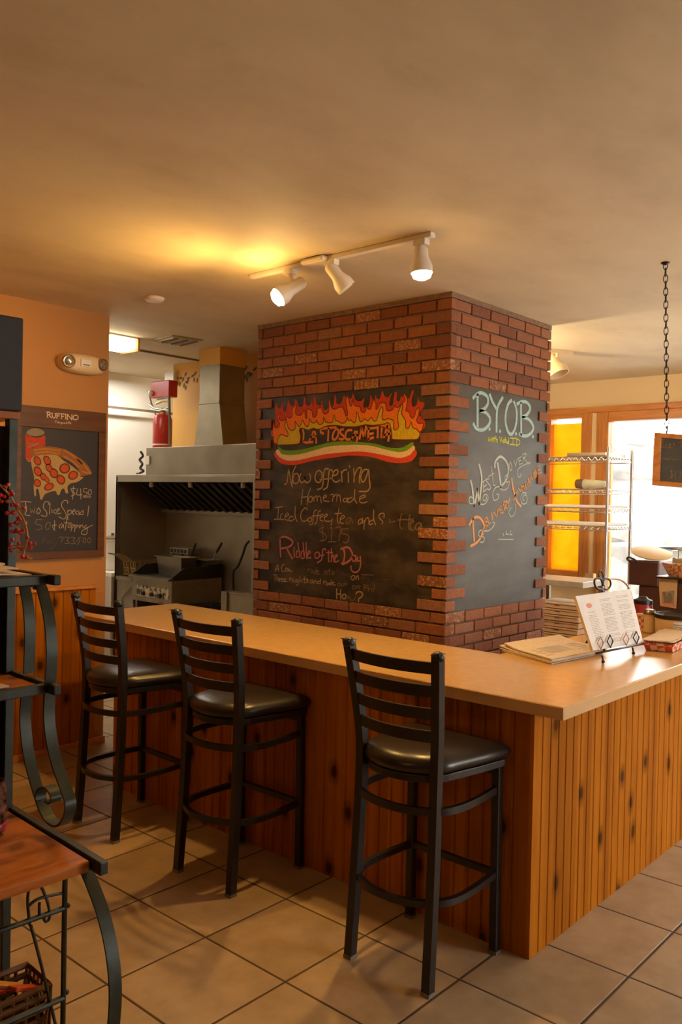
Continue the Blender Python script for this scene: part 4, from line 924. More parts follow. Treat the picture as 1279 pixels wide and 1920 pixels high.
for xx in (GX0+.03, GX1-.03):
    for yy in (gr-.09, gl-.03):
        x = MB(); x.cyl((xx, yy, 0), (xx, yy, .585), .018); x.build('leg', M['steel_d'], eq)
boxobj('shelf', (GX0+.01, gr-.1, .20), (GX1-.01, gl-.01, .215), M['steel_d'], eq)
# fryer
fy0, fy1 = gl+.012, 6.07
fr = thing('deep_fryer', 'steel deep fryer with dark oil well left of the griddle', 'fryer', (4.27, (fy0+fy1)/2, 0))
fz = onx(225, 1080, 4.06).z
x = MB(); x.box((4.06, fy0, 0), (4.54, fy1, fz-.03)); x.build('cabinet', M['steel_d'], fr, bevel=.004)
x = MB(); x.box((4.045, fy0, fz-.03), (4.09, fy1, fz)); x.box((4.50, fy0, fz-.03), (4.55, fy1, fz)); x.box((4.09, fy0, fz-.03), (4.50, fy0+.02, fz)); x.box((4.09, fy1-.02, fz-.03), (4.50, fy1, fz)); x.build('top_rim', M['steel'], fr)
boxobj('oil', (4.09, fy0+.02, fz-.025), (4.50, fy1-.02, fz-.015), M['grate'], fr)
x = MB(); x.box((4.52, fy0, fz), (4.545, fy1, fz+.14)); x.build('flue_back', M['steel_d'], fr)
x = MB(); a = onx(249, 1097, 4.05); b_ = onx(229, 1121, 4.05); x.tube([a, b_, b_-V((0, 0, .16))], .004, 6); x.build('door_rod', M['steel'], fr)
def basket(y0, y1, label, tilt):
    t = thing('fryer_basket', label, 'fryer basket', (4.3, (y0+y1)/2, fz), 'fryer baskets')
    x = MB(); z0, z1 = fz+.015, fz+.125
    xs = [4.10+i*.05 for i in range(7)]
    for zz in (z0, (z0+z1)/2, z1):
        x.tube([(4.10, y0, zz), (4.40, y0, zz), (4.40, y1, zz), (4.10, y1, zz)], .003, 5, closed=True)
    for xx in xs:
        x.tube([(xx, y0, z1), (xx, y0, z0), (xx, y1, z0), (xx, y1, z1)], .002, 4)
    for k in range(1, 4):
        y = y0+(y1-y0)*k/4; x.tube([(4.10, y, z1), (4.10, y, z0), (4.40, y, z0), (4.40, y, z1)], .002, 4)
    x.build('wire_cage', M['brass'], t)
    x = MB(); ym = (y0+y1)/2
    for d in (-.02, .02): x.tube([(4.11, ym+d, z0+.02), (4.09, ym+d, z1), (4.10-.08, ym+d, z1+.05), (4.10-.16, ym+d, z1+.07)], .005, 6)
    x.build('handle', M['brass'], t)
    return t
basket(fy0+.03, (fy0+fy1)/2-.01, 'wire fryer basket nearer the griddle', 0)
basket((fy0+fy1)/2+.01, fy1-.03, 'wire fryer basket farther from the griddle', 0)
# steam pans with ladles
def pan(name_label, x0, x1, y0, y1, z0, h):
    t = thing('steam_pan', name_label, 'pan', ((x0+x1)/2, (y0+y1)/2, z0))
    x = MB(); tp = .018; rr = []
    for z, g in ((z0, tp), (z0+h, 0), (z0+h, -.016), (z0+h+.004, -.016), (z0+h+.004, .002), (z0+.006, tp+.004)):
        rr.append([x.bm.verts.new(p) for p in ((x0+g, y0+g, z), (x1-g, y0+g, z), (x1-g, y1-g, z), (x0+g, y1-g, z))])
    for A, B in zip(rr, rr[1:]):
        for i in range(4): x.bm.faces.new((A[i], A[(i+1) % 4], B[(i+1) % 4], B[i]))
    x.bm.faces.new(rr[0][::-1]); x.bm.faces.new(rr[-1])
    x.build('vessel', M['steel'], t, bevel=.010, seg=3)
    x = MB(); x.box((x0+.012, y0+.012, z0+h*.72), (x1-.012, y1-.012, z0+h*.74)); x.build('contents', M['paper'], t)
    return t
zp = gz+.0125
pa, pb_ = onx(293, 1040, 4.21).y, onx(340, 1042, 4.21).y
pan('larger steel steam pan sitting on the griddle front', 4.21, 4.375, pb_, pa, zp, .150)
pc_, pd = onx(378, 1036, 4.36), onx(425, 1036, 4.36)
pan('smaller steel steam pan at the back right of the griddle', 4.40, 4.53, gr+.012, gr+.235, zp, .13)
def ladle(label, p0, p1, low):
    t = thing('ladle', label, 'ladle', low)
    x = MB(); x.tube([low, p0], .004, 6); x.sphere(low, .022, 2, (1, 1, .7)); x.build('shaft', M['steel'], t, smooth=True)
    x = MB(); x.tube([p0, p0.lerp(p1, .4), p1], [.008, .012, .009], 8); x.build('handle', M['black_plastic'], t, smooth=True)
p0, p1 = onx(359, 1042, 4.32), onx(367, 1019, 4.32); ladle('ladle with black handle in the larger steam pan', p0, p1, V((4.30, p0.y+.07, zp+.06)))
p0, p1 = onx(406, 1036, 4.515), onx(416, 1018, 4.515); ladle('ladle with black handle in the smaller steam pan', p0, p1, V((4.48, max(p0.y+.02, gr+.07), zp+.06)))
# slotted rack behind pans
a, b_ = onx(277, 1036, 4.50), onx(352, 1022, 4.50)
t = thing('slotted_rack', 'low slotted steel rack behind the larger steam pan', 'rack', (4.5, (a.y+b_.y)/2, gz))
y0r, y1r = min(a.y, b_.y), max(a.y, b_.y)
x = MB(); zr = gz+.0125; y0r = gr+.25; x.box((4.39, y0r, zr+.165), (4.53, gl-.02, zr+.215)); x.build('top_plate', M['steel_d'], t, bevel=.004)
for k in range(5):
    y = y0r+.02+k*.045
    if y < gl-.05: boxobj('slot', (4.386, y, zr+.175), (4.3905, y+.03, zr+.205), M['grate'], t)
for y in (y0r+.01, gl-.05):
    x = MB(); x.box((4.40, y, zr), (4.42, y+.02, zr+.165)); x.box((4.50, y, zr), (4.52, y+.02, zr+.165)); x.build('leg', M['steel_d'], t)
# skillet with a long curved handle, on a low burner right of the griddle
bz = .72
rng = thing('burner_range', 'dark gas burner range right of the griddle', 'range', (4.32, 4.75, 0))
boxobj('body', (4.12, 4.45, .10), (4.55, gr-.13, bz-.02), M['grate'], rng, bevel=.005)
boxobj('burner_grate', (4.13, 4.46, bz-.02), (4.54, gr-.14, bz), M['grate'], rng)
for xx in (4.15, 4.52):
    for yy in (4.48, gr-.16):
        x = MB(); x.cyl((xx, yy, 0), (xx, yy, .10), .018); x.build('leg', M['steel_d'], rng)
sk = thing('skillet', 'black skillet with long curved handle right of the griddle', 'pan', (4.33, 4.80, bz))
hp = [onx(px, py, 4.30) for px, py in ((437, 1076), (446, 1062), (455, 1040), (461, 1022), (467, 1015))]
cs_ = V((4.33, hp[0].y+.11, bz))
x = MB(); x.lathe([(.0, .001), (.10, .001), (.125, .045), (.121, .045), (.097, .006), (0, .006)], cs_, (0, 0, 1), 28); x.build('pan_body', M['grate'], sk, smooth=True)
x = MB(); x.tube(smooth_line([V((4.32, cs_.y-.115, bz+.04))]+hp, 4), .009, 8); x.build('handle', M['black_plastic'], sk, smooth=True)
# low steel cabinet in front
a = onx(416, 1108, 3.98); b_ = onx(478, 1104, 3.98)
lc = thing('steel_cabinet', 'low stained steel cabinet standing against the brick pillar', 'cabinet', (4.05, 4.5, 0))
boxobj('body', (3.99, 4.21, .0), (4.06, a.y-.0, a.z-.012), M['galv'], lc, bevel=.003)
x = MB(); x.box((3.975, a.y-.06, .0), (3.99, a.y, a.z)); x.build('corner_post', M['steel'], lc)
boxobj('rim', (3.985, 4.205, a.z-.012), (4.065, a.y+.002, a.z), M['steel'], lc)
# stock pot far left
sp = thing('stock_pot', 'tall pale steel stock pot at the left edge of the hood', 'pot', (4.3, 6.4, 0))
spx, spy = 4.25, onx(213, 1050, 4.25).y+.02
zb_, zt_ = onx(212, 1068, 4.25).z, onx(212, 1003, 4.25).z
stz = max(zb_, .5)
x = MB(); x.lathe([(.10, stz), (.11, stz+.01), (.11, zt_-.05), (.118, zt_-.045), (.118, zt_-.035)], (spx, spy, 0), (0, 0, 1), 28); x.build('pot_body', M['white'], sp, smooth=True)
x = MB(); x.lathe([(.119, zt_-.035), (.115, zt_-.02), (.03, zt_-.006), (.012, zt_), (.016, zt_+.015), (0, zt_+.02)], (spx, spy, 0), (0, 0, 1), 28); x.build('lid', M['steel'], sp, smooth=True)
tb = thing('prep_table', 'white topped prep table under the stock pot', 'table', (spx, spy, 0))
boxobj('top', (spx-.2, HY1+.01, stz-.03), (spx+.3, spy+.4, stz), M['white'], tb)
for xx in (spx-.17, spx+.27):
    for yy in (HY1+.03, spy+.37):
        x = MB(); x.cyl((xx, yy, 0), (xx, yy, stz-.03), .015); x.build('leg', M['steel_d'], tb)

# ================================================================== ITEMS ON THE COUNTER
# newspapers
nA, nB, nC = onz(938, 1219, CT), onz(1033, 1246, CT), onz(1136, 1226, CT)
nU, nV = nC-nB, nA-nB
for k in range(5):
    f_ = random.uniform(-.02, .02); rm = Matrix.Rotation(random.uniform(-.05, .05), 3, 'Z')
    u_, v_ = rm @ nU*(1+f_), rm @ nV*(1-.04*abs(k-2)); z0 = CT+.001+k*.0052
    o_ = nB+V((random.uniform(-.006, .006), random.uniform(-.006, .006), 0)); o_.z = z0
    x = MB(); n = 9; top, bot = [], []
    for i in range(n+1):
        for j in range(n+1):
            a_, b_ = i/n, j/n
            lift = (.012+.006*k)*max(0, b_-.72)**1.2*(1.6 if k > 1 else .5)+.0006*math.sin(a_*9+k)
            p = o_+u_*a_+v_*b_+V((0, 0, lift)); bot.append(x.bm.verts.new(p)); top.append(x.bm.verts.new(p+V((0, 0, .0043))))
    ix = lambda i, j: i*(n+1)+j
    for i in range(n):
        for j in range(n):
            x.bm.faces.new([top[q] for q in (ix(i, j), ix(i+1, j), ix(i+1, j+1), ix(i, j+1))]); x.bm.faces.new([bot[q] for q in (ix(i, j), ix(i, j+1), ix(i+1, j+1), ix(i+1, j))])
    for e_ in ([ix(i, 0) for i in range(n+1)], [ix(n, j) for j in range(n+1)], [ix(i, n) for i in range(n, -1, -1)], [ix(0, j) for j in range(n, -1, -1)]):
        for a_, b_ in zip(e_, e_[1:]): x.bm.faces.new((bot[a_], bot[b_], top[b_], top[a_]))
    lab = ['lowest folded newspaper of the pile on the counter', 'second newspaper from the bottom of the counter pile', 'middle folded newspaper of the counter pile', 'newspaper just under the topmost one on the counter', 'topmost folded newspaper on the counter with a grey photo'][k]
    o = x.build('newspaper', M['newsprint'], org=nB)
    tag(o, lab, 'newspaper', 'newspapers piled on the counter')
    if k == 4:
        x = MB(); z_ = V((0, 0, .0049))
        def npq(a0, a1, b0, b1): x.flat([o_+u_*a+v_*b+z_ for a, b in ((a0, b0), (a1, b0), (a1, b1), (a0, b1))])
        npq(.22, .62, .22, .58)
        for r in range(5): npq(.70, .94, .12+r*.10, .145+r*.10)
        for r in range(4): npq(.08, .18, .15+r*.11, .18+r*.11)
        x.build('printed_photo', M['ink_soft'], o, normals=False)

# menu on a wrought iron easel
fl0, fl1 = onz(1131, 1244, CT), onz(1188, 1228, CT)     # the two front feet
ez = thing('menu_easel', 'small wrought iron tabletop easel with scrolls and diamonds holding the menu', 'easel', ((fl0+fl1)/2))
m0, m1 = onz(1113, 1222, CT), onz(1206, 1202, CT)
eu = (fl1-fl0).normalized()
en = V((eu.y, -eu.x, 0))
if en.dot(-fl0) < 0: en = -en              # towards the camera
base0 = fl0 - en*.02 + V((0, 0, .03)); 
wd = .30
lean = (V((0, 0, 1)) - en*.40).normalized()
pn = lean.cross(eu).normalized()
if pn.dot(en) < 0: pn = -pn
po = base0
def mp(px, py, off=0): return onp(px, py, po+pn*off, pn)
cor = [mp(1112, 1220), mp(1206, 1204), mp(1182, 1104), mp(1079, 1118)]
x = MB(); th = -pn*.012
x.prism(cor, th); mn = x.build('menu_sheaf', M['paper_edge'], ez)
mnu = mn
# a thing held by the easel: the menu itself is top-level
bpy.data.objects.remove(mn)
x = MB(); x.mi = 1; x.prism(cor, -pn*.011); x.mi = 0; x.flat(cor, pn*.0006)
mo = thing('menu', 'white printed menu with small pink logo standing on the iron easel', 'menu', (cor[0]+cor[1])/2)
sh = x.build('sheaf', [M['paper_w'], M['paper_edge']], mo, normals=False)
def inmenu(u, v, off=.0012): return cor[3].lerp(cor[2], u).lerp(cor[0].lerp(cor[1], u), v)+pn*off
random.seed(5)
for (u0, u1, v0, v1, n) in ((.10, .28, .32, .92, 20), (.36, .60, .12, .92, 30), (.68, .93, .10, .86, 28)):
    x = MB()
    for r in range(n):
        v = v0+(v1-v0)*r/n
        if random.random() < .12: continue
        u = u0+random.uniform(0, .015); ue = u1-random.uniform(0, .05)
        while u < ue:
            w = random.uniform(.02, .06); e_ = min(u+w, ue)
            x.flat([inmenu(u, v), inmenu(e_, v), inmenu(e_, v+.009), inmenu(u, v+.009)]); u = e_+.008
    x.build('text_column', M['ink_soft'], mo, normals=False)
x = MB(); x.flat([inmenu(.17+.05*math.cos(t), .20+.045*math.sin(t)) for t in [2*PI*k/18 for k in range(18)]]); x.build('logo', M['logo'], mo, normals=False)
# easel iron
for f_, nm in ((fl0, 0), (fl1, 1)):
    up0 = f_-en*.006+V((0, 0, .034))
    x = MB(); x.tube(smooth_line([f_+V((0, 0, .006)), f_-en*.002+V((0, 0, .02)), up0], 4), .0045, 8); x.sphere(f_+V((0, 0, .008)), .008, 2); x.build('front_foot', M['iron'], ez, smooth='all')
x = MB(); x.tube([mp(1118, 1225, .0075), mp(1206, 1207, .0075)], .005, 8); x.build('ledge_bar', M['iron'], ez, smooth='all')
for px, py, mt in ((1126, 1205, 'iron_l'), (1144, 1202, 'iron'), (1174, 1198, 'iron_l'), (1193, 1195, 'iron')):
    pts = [mp(px, py-11, .010), mp(px+5.5, py, .010), mp(px+1, py+12, .010), mp(px-5.5, py+1, .010)]
    x = MB(); x.tube(pts, .0032, 6, closed=True); x.build('diamond', M[mt], ez)
bo = -.02
x = MB()
x.tube(smooth_line([mp(1133, 1222, bo), mp(1133, 1160, bo), mp(1130, 1108, bo)], 4), .005, 8)
x.build('spine', M['iron'], ez, smooth='all')
x = MB(); x.tube(smooth_line([mp(1131, 1103, bo), mp(1123, 1105, bo), mp(1116, 1098, bo), mp(1115, 1088, bo), mp(1121, 1084, bo), mp(1128, 1088, bo), mp(1130, 1098, bo)], 5), .005, 8); x.build('scroll', M['iron'], ez, smooth='all')
x = MB(); x.tube(smooth_line([mp(1131, 1103, bo), mp(1139, 1105, bo), mp(1145, 1098, bo), mp(1144, 1088, bo), mp(1138, 1085, bo), mp(1132, 1088, bo), mp(1131, 1098, bo)], 5), .005, 8); x.build('scroll', M['iron'], ez, smooth='all')
x = MB(); x.tube(smooth_line([mp(1131, 1088, bo), mp(1123, 1079, bo), mp(1126, 1070, bo), mp(1131, 1078, bo), mp(1131, 1088, bo)], 5), .004, 8); x.build('finial', M['iron'], ez, smooth='all')
x = MB(); x.tube(smooth_line([mp(1142, 1087, bo), mp(1155, 1085, bo), mp(1170, 1091, bo), mp(1181, 1106, bo), mp(1187, 1135, bo), mp(1189, 1200, bo)], 5), .005, 8); x.build('arch', M['iron_l'], ez, smooth='all')
bk = mp(1131, 1150, bo); ft = onz(1096, 1212, CT+.006)
x = MB(); x.tube([bk, ft], .005, 8); x.sphere(ft+V((0, 0, .003)), .008, 2); x.build('back_leg', M['iron'], ez, smooth='all')

# paper-lined basket at the frame's right edge
bk0 = onz(1262, 1222, CT)
bs = thing('paper_basket', 'flat food basket lined with red checked paper beside the menu easel', 'basket', (4.15, 1.50, CT))
q = [onz(1205, 1221, CT), onz(1262, 1226, CT), onz(1310, 1204, CT), onz(1236, 1196, CT)]
ctrq = sum(q, V())/4
x = MB()
lo = [p.lerp(ctrq, .12)+V((0, 0, .002)) for p in q]; hi = [p+V((0, 0, .042)) for p in q]
a_ = [x.bm.verts.new(p) for p in lo]; b_ = [x.bm.verts.new(p) for p in hi]; c_ = [x.bm.verts.new(p.lerp(ctrq, .06)+V((0, 0, -.002))) for p in hi]; d_ = [x.bm.verts.new(p.lerp(ctrq, .15)+V((0, 0, .008))) for p in lo]
for A, B in ((a_, b_), (b_, c_), (c_, d_)):
    for i in range(4): x.bm.faces.new((A[i], A[(i+1) % 4], B[(i+1) % 4], B[i]))
x.bm.faces.new(a_[::-1]); x.bm.faces.new(d_)
x.build('tray', M['gingham'], bs)
x = MB()
for k, (dz, rt) in enumerate(((.043, .02), (.048, -.10))):
    rm = Matrix.Rotation(rt, 3, 'Z'); pts = [ctrq+rm @ ((p-ctrq)*.90)+V((0, 0, dz+random.uniform(0, .006))) for p in q]
    x.prism(pts, (0, 0, .002))
x.build('liner_sheet', M['paper'], bs)

# coffee machine, tray, canisters further along the counter
def on_ct(px, py): return onz(px, py, CT)
cm = thing('coffee_machine', 'dark brown coffee machine by the bright window', 'coffee machine', (5.25, 1.95, CT))
XCM = 5.2
def cpt(px, py): return onx(px, py, XCM)
a, b_ = cpt(1179, 1045), cpt(1236, 1045)
ym = cpt(1195, 1100).y; zt_ = cpt(1200, 1050).z; zm = cpt(1190, 1097).z
x = MB(); x.box((XCM, b_.y, zm), (XCM+.30, a.y, zt_)); x.build('brew_head', M['maroon'], cm, bevel=.012, seg=3)
x = MB(); x.box((XCM+.02, b_.y, CT+.02), (XCM+.30, ym, zm)); x.build('body', M['maroon'], cm, bevel=.008)
x = MB(); x.box((XCM-.06, b_.y-.02, CT), (XCM+.32, a.y, CT+.02)); x.build('base', M['black_plastic'], cm, bevel=.005)
x = MB(); c = V((XCM-.004, a.y-.01, zt_-.012)); x.tube(smooth_line([c, c+V((-.014, .012, .012)), c+V((-.016, .004, .026)), c+V((-.012, -.03, .016)), c+V((-.002, -.05, -.002))], 4), .006, 8); x.build('latch', M['black_plastic'], cm, smooth='all')
# round pale tray lying on the machine
pc0, pc1 = cpt(1183, 1052), onx(1250, 1073, XCM)
tc = (onx(1184, 1048, XCM+.08)+onx(1247, 1070, XCM+.02))/2
ax_ = V((-.25, .12, 1)).normalized()
x = MB(); R_ = .125
ctray = V((XCM+.10, (a.y+b_.y)/2-.01, zt_+.036))
x.lathe([(0, 0), (R_*.95, 0), (R_, .004), (R_, .010), (R_*.96, .012), (0, .010)], ctray, V((-.22, -.20, 1)), 36)
o = x.build('round_tray', M['tray_wood'], org=ctray, smooth=True); tag(o, 'round pale wooden tray lying on the coffee machine', 'tray')
# stuff at the right edge
XR = 4.62
can = thing('canister', 'red glass canister with dark lid behind the menu', 'canister', on_ct(1200, 1180))
c = V((4.78, onx(1205, 1150, 4.78).y, CT)); zt_ = onx(1205, 1122, 4.78).z
x = MB(); x.lathe([(.045, .002), (.055, .01), (.055, zt_-CT-.045), (.05, zt_-CT-.03)], c, (0, 0, 1), 28); x.build('jar_body', M['jar_red'], can, smooth=True)
x = MB(); x.lathe([(.053, zt_-CT-.03), (.053, zt_-CT-.008), (.03, zt_-CT), (.02, zt_-CT+.012), (0, zt_-CT+.014)], c, (0, 0, 1), 28); x.build('lid', M['black_plastic'], can, smooth=True)
shk = thing('shaker', 'glass cheese shaker with domed lid beside the cream tub', 'shaker', on_ct(1215, 1186))
c = V((4.50, onx(1218, 1185, 4.50).y, CT)); zt_ = onx(1218, 1141, 4.50).z-CT
x = MB(); x.lathe([(.030, .002), (.034, .01), (.028, zt_*.6), (.032, zt_-.03), (.030, zt_-.028)], c, (0, 0, 1), 24); x.build('glass_body', M['tub'], shk, smooth=True)
x = MB(); x.lathe([(.034, zt_-.03), (.034, zt_-.016), (.024, zt_-.004), (0, zt_)], c, (0, 0, 1), 24); x.build('lid', M['steel'], shk, smooth=True)
cup = thing('cup_stack', 'short stack of checked paper cups left of the cheese shaker', 'cup', on_ct(1205, 1188))
c = V((4.52, onx(1205, 1185, 4.52).y, CT)); h_ = onx(1205, 1152, 4.52).z-CT
x = MB(); x.lathe([(.026, .002), (.031, h_-.006), (.033, h_), (.028, h_), (.024, .01)], c, (0, 0, 1), 24); x.build('cup_wall', M['gingham_s'], cup, smooth=True)
x = MB(); x.lathe([(.0335, h_-.004), (.034, h_+.003), (.030, h_+.004)], c, (0, 0, 1), 24); x.build('rim', M['paper'], cup, smooth=True)
amb = thing('spice_jar', 'small amber spice jar between the shaker and the cream tub', 'jar', on_ct(1232, 1186))
c = V((4.56, onx(1232, 1185, 4.56).y, CT)); h_ = onx(1232, 1158, 4.56).z-CT
x = MB(); x.lathe([(.022, .002), (.024, .01), (.024, h_-.02)], c, (0, 0, 1), 20); x.build('jar_body', M['pine_shelf'], amb, smooth=True)
x = MB(); x.lathe([(.025, h_-.02), (.025, h_), (0, h_+.002)], c, (0, 0, 1), 20); x.build('lid', M['brass'], amb, smooth=True)
tub = thing('food_tub', 'cream food tub with black lid and printed label at the counter back', 'tub', on_ct(1262, 1190))
c = V((4.50, onx(1274, 1190, 4.50).y, CT)); zt_ = onx(1262, 1150, 4.50).z-CT; R_ = abs(onx(1240, 1170, 4.5).y-c.y)*1.28
x = MB(); x.lathe([(R_*.94, .002), (R_*.97, .008), (R_, zt_-.02)], c, (0, 0, 1), 40); x.build('tub_body', M['tub'], tub, smooth=True)
x = MB(); x.lathe([(R_+.004, zt_-.02), (R_+.005, zt_), (R_-.006, zt_+.002), (R_-.008, zt_-.004), (0, zt_-.004)], c, (0, 0, 1), 40); x.build('lid', M['black_plastic'], tub, smooth=True)
x = MB(); vd = math.atan2(-c.y, -c.x)
def arc(a0, a1, z0, z1, r, mi):
    x.mi = mi; n = 10; vs = []
    for i in range(n+1):
        t = a0+(a1-a0)*i/n; vs.append([x.bm.verts.new(c+V((r*math.cos(t), r*math.sin(t), z))) for z in (z0, z1)])
    x._tag([x.bm.faces.new((vs[i][0], vs[i+1][0], vs[i+1][1], vs[i][1])) for i in range(n)])
arc(vd-.25, vd+.75, .02, zt_-.03, R_+.0012, 0)
arc(vd-.25, vd+.75, zt_-.045, zt_-.041, R_+.002, 1); arc(vd-.2, vd+.7, zt_-.056, zt_-.053, R_+.002, 1); arc(vd+.0, vd+.4, .035, .065, R_+.002, 2); arc(vd-.2, vd+.7, .026, .029, R_+.002, 1)
x.build('label', [M['label_paper'], M['ink'], M['ink_soft']], tub, normals=False)
# wire stand holding flyers and a checked-paper basket, clear box above
stn = thing('display_stand', 'dark stand behind the cream tub carrying flyers and a basket', 'stand', (4.75, 1.78, CT))
XS = 4.78
a, b_ = onx(1233, 1078, XS), onx(1320, 1078, XS)
boxobj('column', (XS+.01, b_.y, CT), (XS+.16, a.y, onx(1240, 1080, XS).z-.012), M['maroon'], stn, bevel=.004)
boxobj('top_shelf', (XS-.03, b_.y, onx(1240, 1080, XS).z-.012), (XS+.18, a.y, onx(1240, 1080, XS).z), M['black_plastic'], stn, bevel=.003)
zsh = onx(1240, 1080, XS).z
fly = thing('flyer', 'printed flyer with a dark photo hanging on the stand above the cream tub', 'flyer', (XS, 1.75, zsh-.2))
B5 = Board((XS+.002, 0, 0), (-1, 0, 0))
x = MB(); qd = [B5.at(px, py, .003) for px, py in ((1235, 1082), (1271, 1079), (1268, 1141), (1238, 1136))]; x.prism(qd, (.002, 0, 0)); x.build('sheet', M['paper'], fly)
x = MB(); x.mi = 0; x.flat([B5.at(px, py, .0045) for px, py in ((1241, 1111), (1265, 1107), (1264, 1133), (1242, 1131))]); x.mi = 1
x.flat([B5.at(px, py, .005) for px, py in ((1243, 1110), (1247, 1109), (1250, 1120), (1253, 1112), (1258, 1112), (1262, 1122), (1258, 1131), (1246, 1130))]); x.mi = 2
x.flat([B5.at(px, py, .005) for px, py in ((1239, 1131), (1266, 1132), (1266, 1138), (1240, 1135))])
x.build('printed_picture', [M['ink_soft'], M['ink'], M['logo']], fly, normals=False)
rb = thing('paper_basket', 'small basket of red checked paper on the stand over the flyer', 'basket', (XS+.06, 1.75, zsh))
c = V((XS+.07, (a.y+b_.y)/2-.02, zsh)); h_ = onx(1260, 1056, XS).z-zsh
x = MB(); x.lathe([(.10, .001), (.105, .004), (.135, h_*.8), (.14, h_), (.13, h_), (.098, .008), (0, .008)], c, (0, 0, 1), 32); x.build('paper_wall', M['gingham_s'], rb, smooth=True)
x = MB(); x.lathe([(0, h_*.55), (.118, h_*.6), (.128, h_*.9), (.13, h_*.98)], c, (0, 0, 1), 24); x.build('paper_lining', M['paper_w'], rb, smooth=True)
clr = thing('plastic_container', 'clear plastic container standing in the checked basket', 'container', c+V((0, 0, h_)))
zc0, zc1 = c.z+h_*.66, onx(1255, 1031, XS).z
x = MB(); x.box((c.x-.05, c.y-.075, zc0), (c.x+.05, c.y+.075, zc1)); x.build('box', M['clear'], clr, bevel=.006)
x = MB(); x.box((c.x-.054, c.y-.079, zc1-.0), (c.x+.054, c.y+.079, zc1+.006)); x.build('lid', M['ink_soft'], clr, bevel=.003)
x = MB(); x.box((c.x-.045, c.y-.06, zc0+.004), (c.x+.045, c.y+.06, zc0+.05)); x.build('contents', M['paper'], clr)
tl = thing('scoop_tray', 'dark tapered tray behind the round wooden tray', 'tray', V((XCM+.2, b_.y, CT)))
XQ = XCM+.22
pts = [onx(px, py, XQ) for px, py in ((1206, 1033), (1242, 1036), (1242, 1053), (1213, 1049))]
zq = cpt(1200, 1050).z
lowz = min(p.z for p in pts)
pts = [V((p.x, p.y, max(p.z, zq+.001) if p.z > lowz+.02 else zq+.001)) for p in pts]
x = MB(); x.prism(pts, (.07, 0, 0)); x.build('tray_body', M['ink'], tl)
x = MB(); x.tube([pts[0]+V((-.002, 0, 0)), pts[1]+V((-.002, 0, 0))], .004, 6); x.build('rim', M['steel_d'], tl)

# ================================================================== HANGING CHALKBOARD
hb = thing('hanging_chalkboard', 'small wood-framed chalkboard hanging on a chain in front of the window', 'chalkboard', (3.95, 1.49, 1.70))
h0 = ony(1228, 811, 1.535)
vd2 = V((h0.x, h0.y, 0)).normalized(); side = V((vd2.y, -vd2.x, 0)); side = (side+vd2*.22).normalized()
nh = V((side.y, -side.x, 0)); 
if nh.dot(-vd2) < 0: nh = -nh
B6 = Board(h0, nh)
def hp_(px, py, off=0): return B6.at(px, py, off)
Hh_ = .245
dn = (hp_(1224, 904)-h0).normalized(); sdx = (hp_(1279, 815)-h0).normalized()
W_ = .34
def hc(u, v, off=0): return h0+sdx*u+dn*v+nh*off
def hbar(u0, u1, v0, v1, o0, o1, mb): mb.prism([hc(u0, v0, o0), hc(u1, v0, o0), hc(u1, v1, o0), hc(u0, v1, o0)], nh*(o1-o0))
x = MB()
for (u0, u1, v0, v1) in ((0, W_, 0, .022), (0, W_, Hh_-.022, Hh_), (0, .03, .022, Hh_-.022), (W_-.03, W_, .022, Hh_-.022)): hbar(u0, u1, v0, v1, -.012, .008, x)
x.build('frame', M['pine_trim_h'], hb, bevel=.002)
x = MB(); hbar(.03, W_-.03, .022, Hh_-.022, -.008, .001, x); x.build('slate', M['slate_daylit'], hb)
x = MB(); B7 = Board(h0+nh*.001, nh)
B7.draw(x, 1200, 780, 13.71, "550,605 630,605; 590,610 590,790; 550,800 640,800; 690,720 660,760 690,820 740,815; 760,760 800,740 770,720 750,780 780,820 830,810; 870,700 880,770; 1010,690 1080,640; 1055,660 1060,800; 830,1400 790,1430 840,1500 820,1580 780,1580; 815,1390 815,1600; 910,1430 905,1590; 980,1450 1060,1440 1020,1600; 600,1090 680,1110 780,1100; 850,1120 950,1125", .0042, .0015)
x.build('chalk_lettering', M['ch_dim'], hb, normals=False)
ctop = onz(1248, 492, ZC); cbot = hc(.055, 0, -.003)
x = MB(); nL = 26
for k in range(nL):
    p = cbot.lerp(ctop, (k+.5)/nL); hl = (ctop-cbot).length/nL*.66
    e_ = (side if k % 2 else nh)
    pts = [p+V((0, 0, 1))*(hl*math.sin(t))*1.0+e_*(.0095*math.cos(t)) for t in [2*PI*i/12 for i in range(12)]]
    x.tube(pts, .0022, 5, closed=True)
x.build('chain', M['iron'], hb, smooth='all')
x = MB(); x.lathe([(.02, 0), (.02, -.004), (.006, -.012), (0, -.014)], ctop+V((0, 0, -.001)), (0, 0, 1), 16); x.build('ceiling_hook', M['iron'], hb, smooth=True)

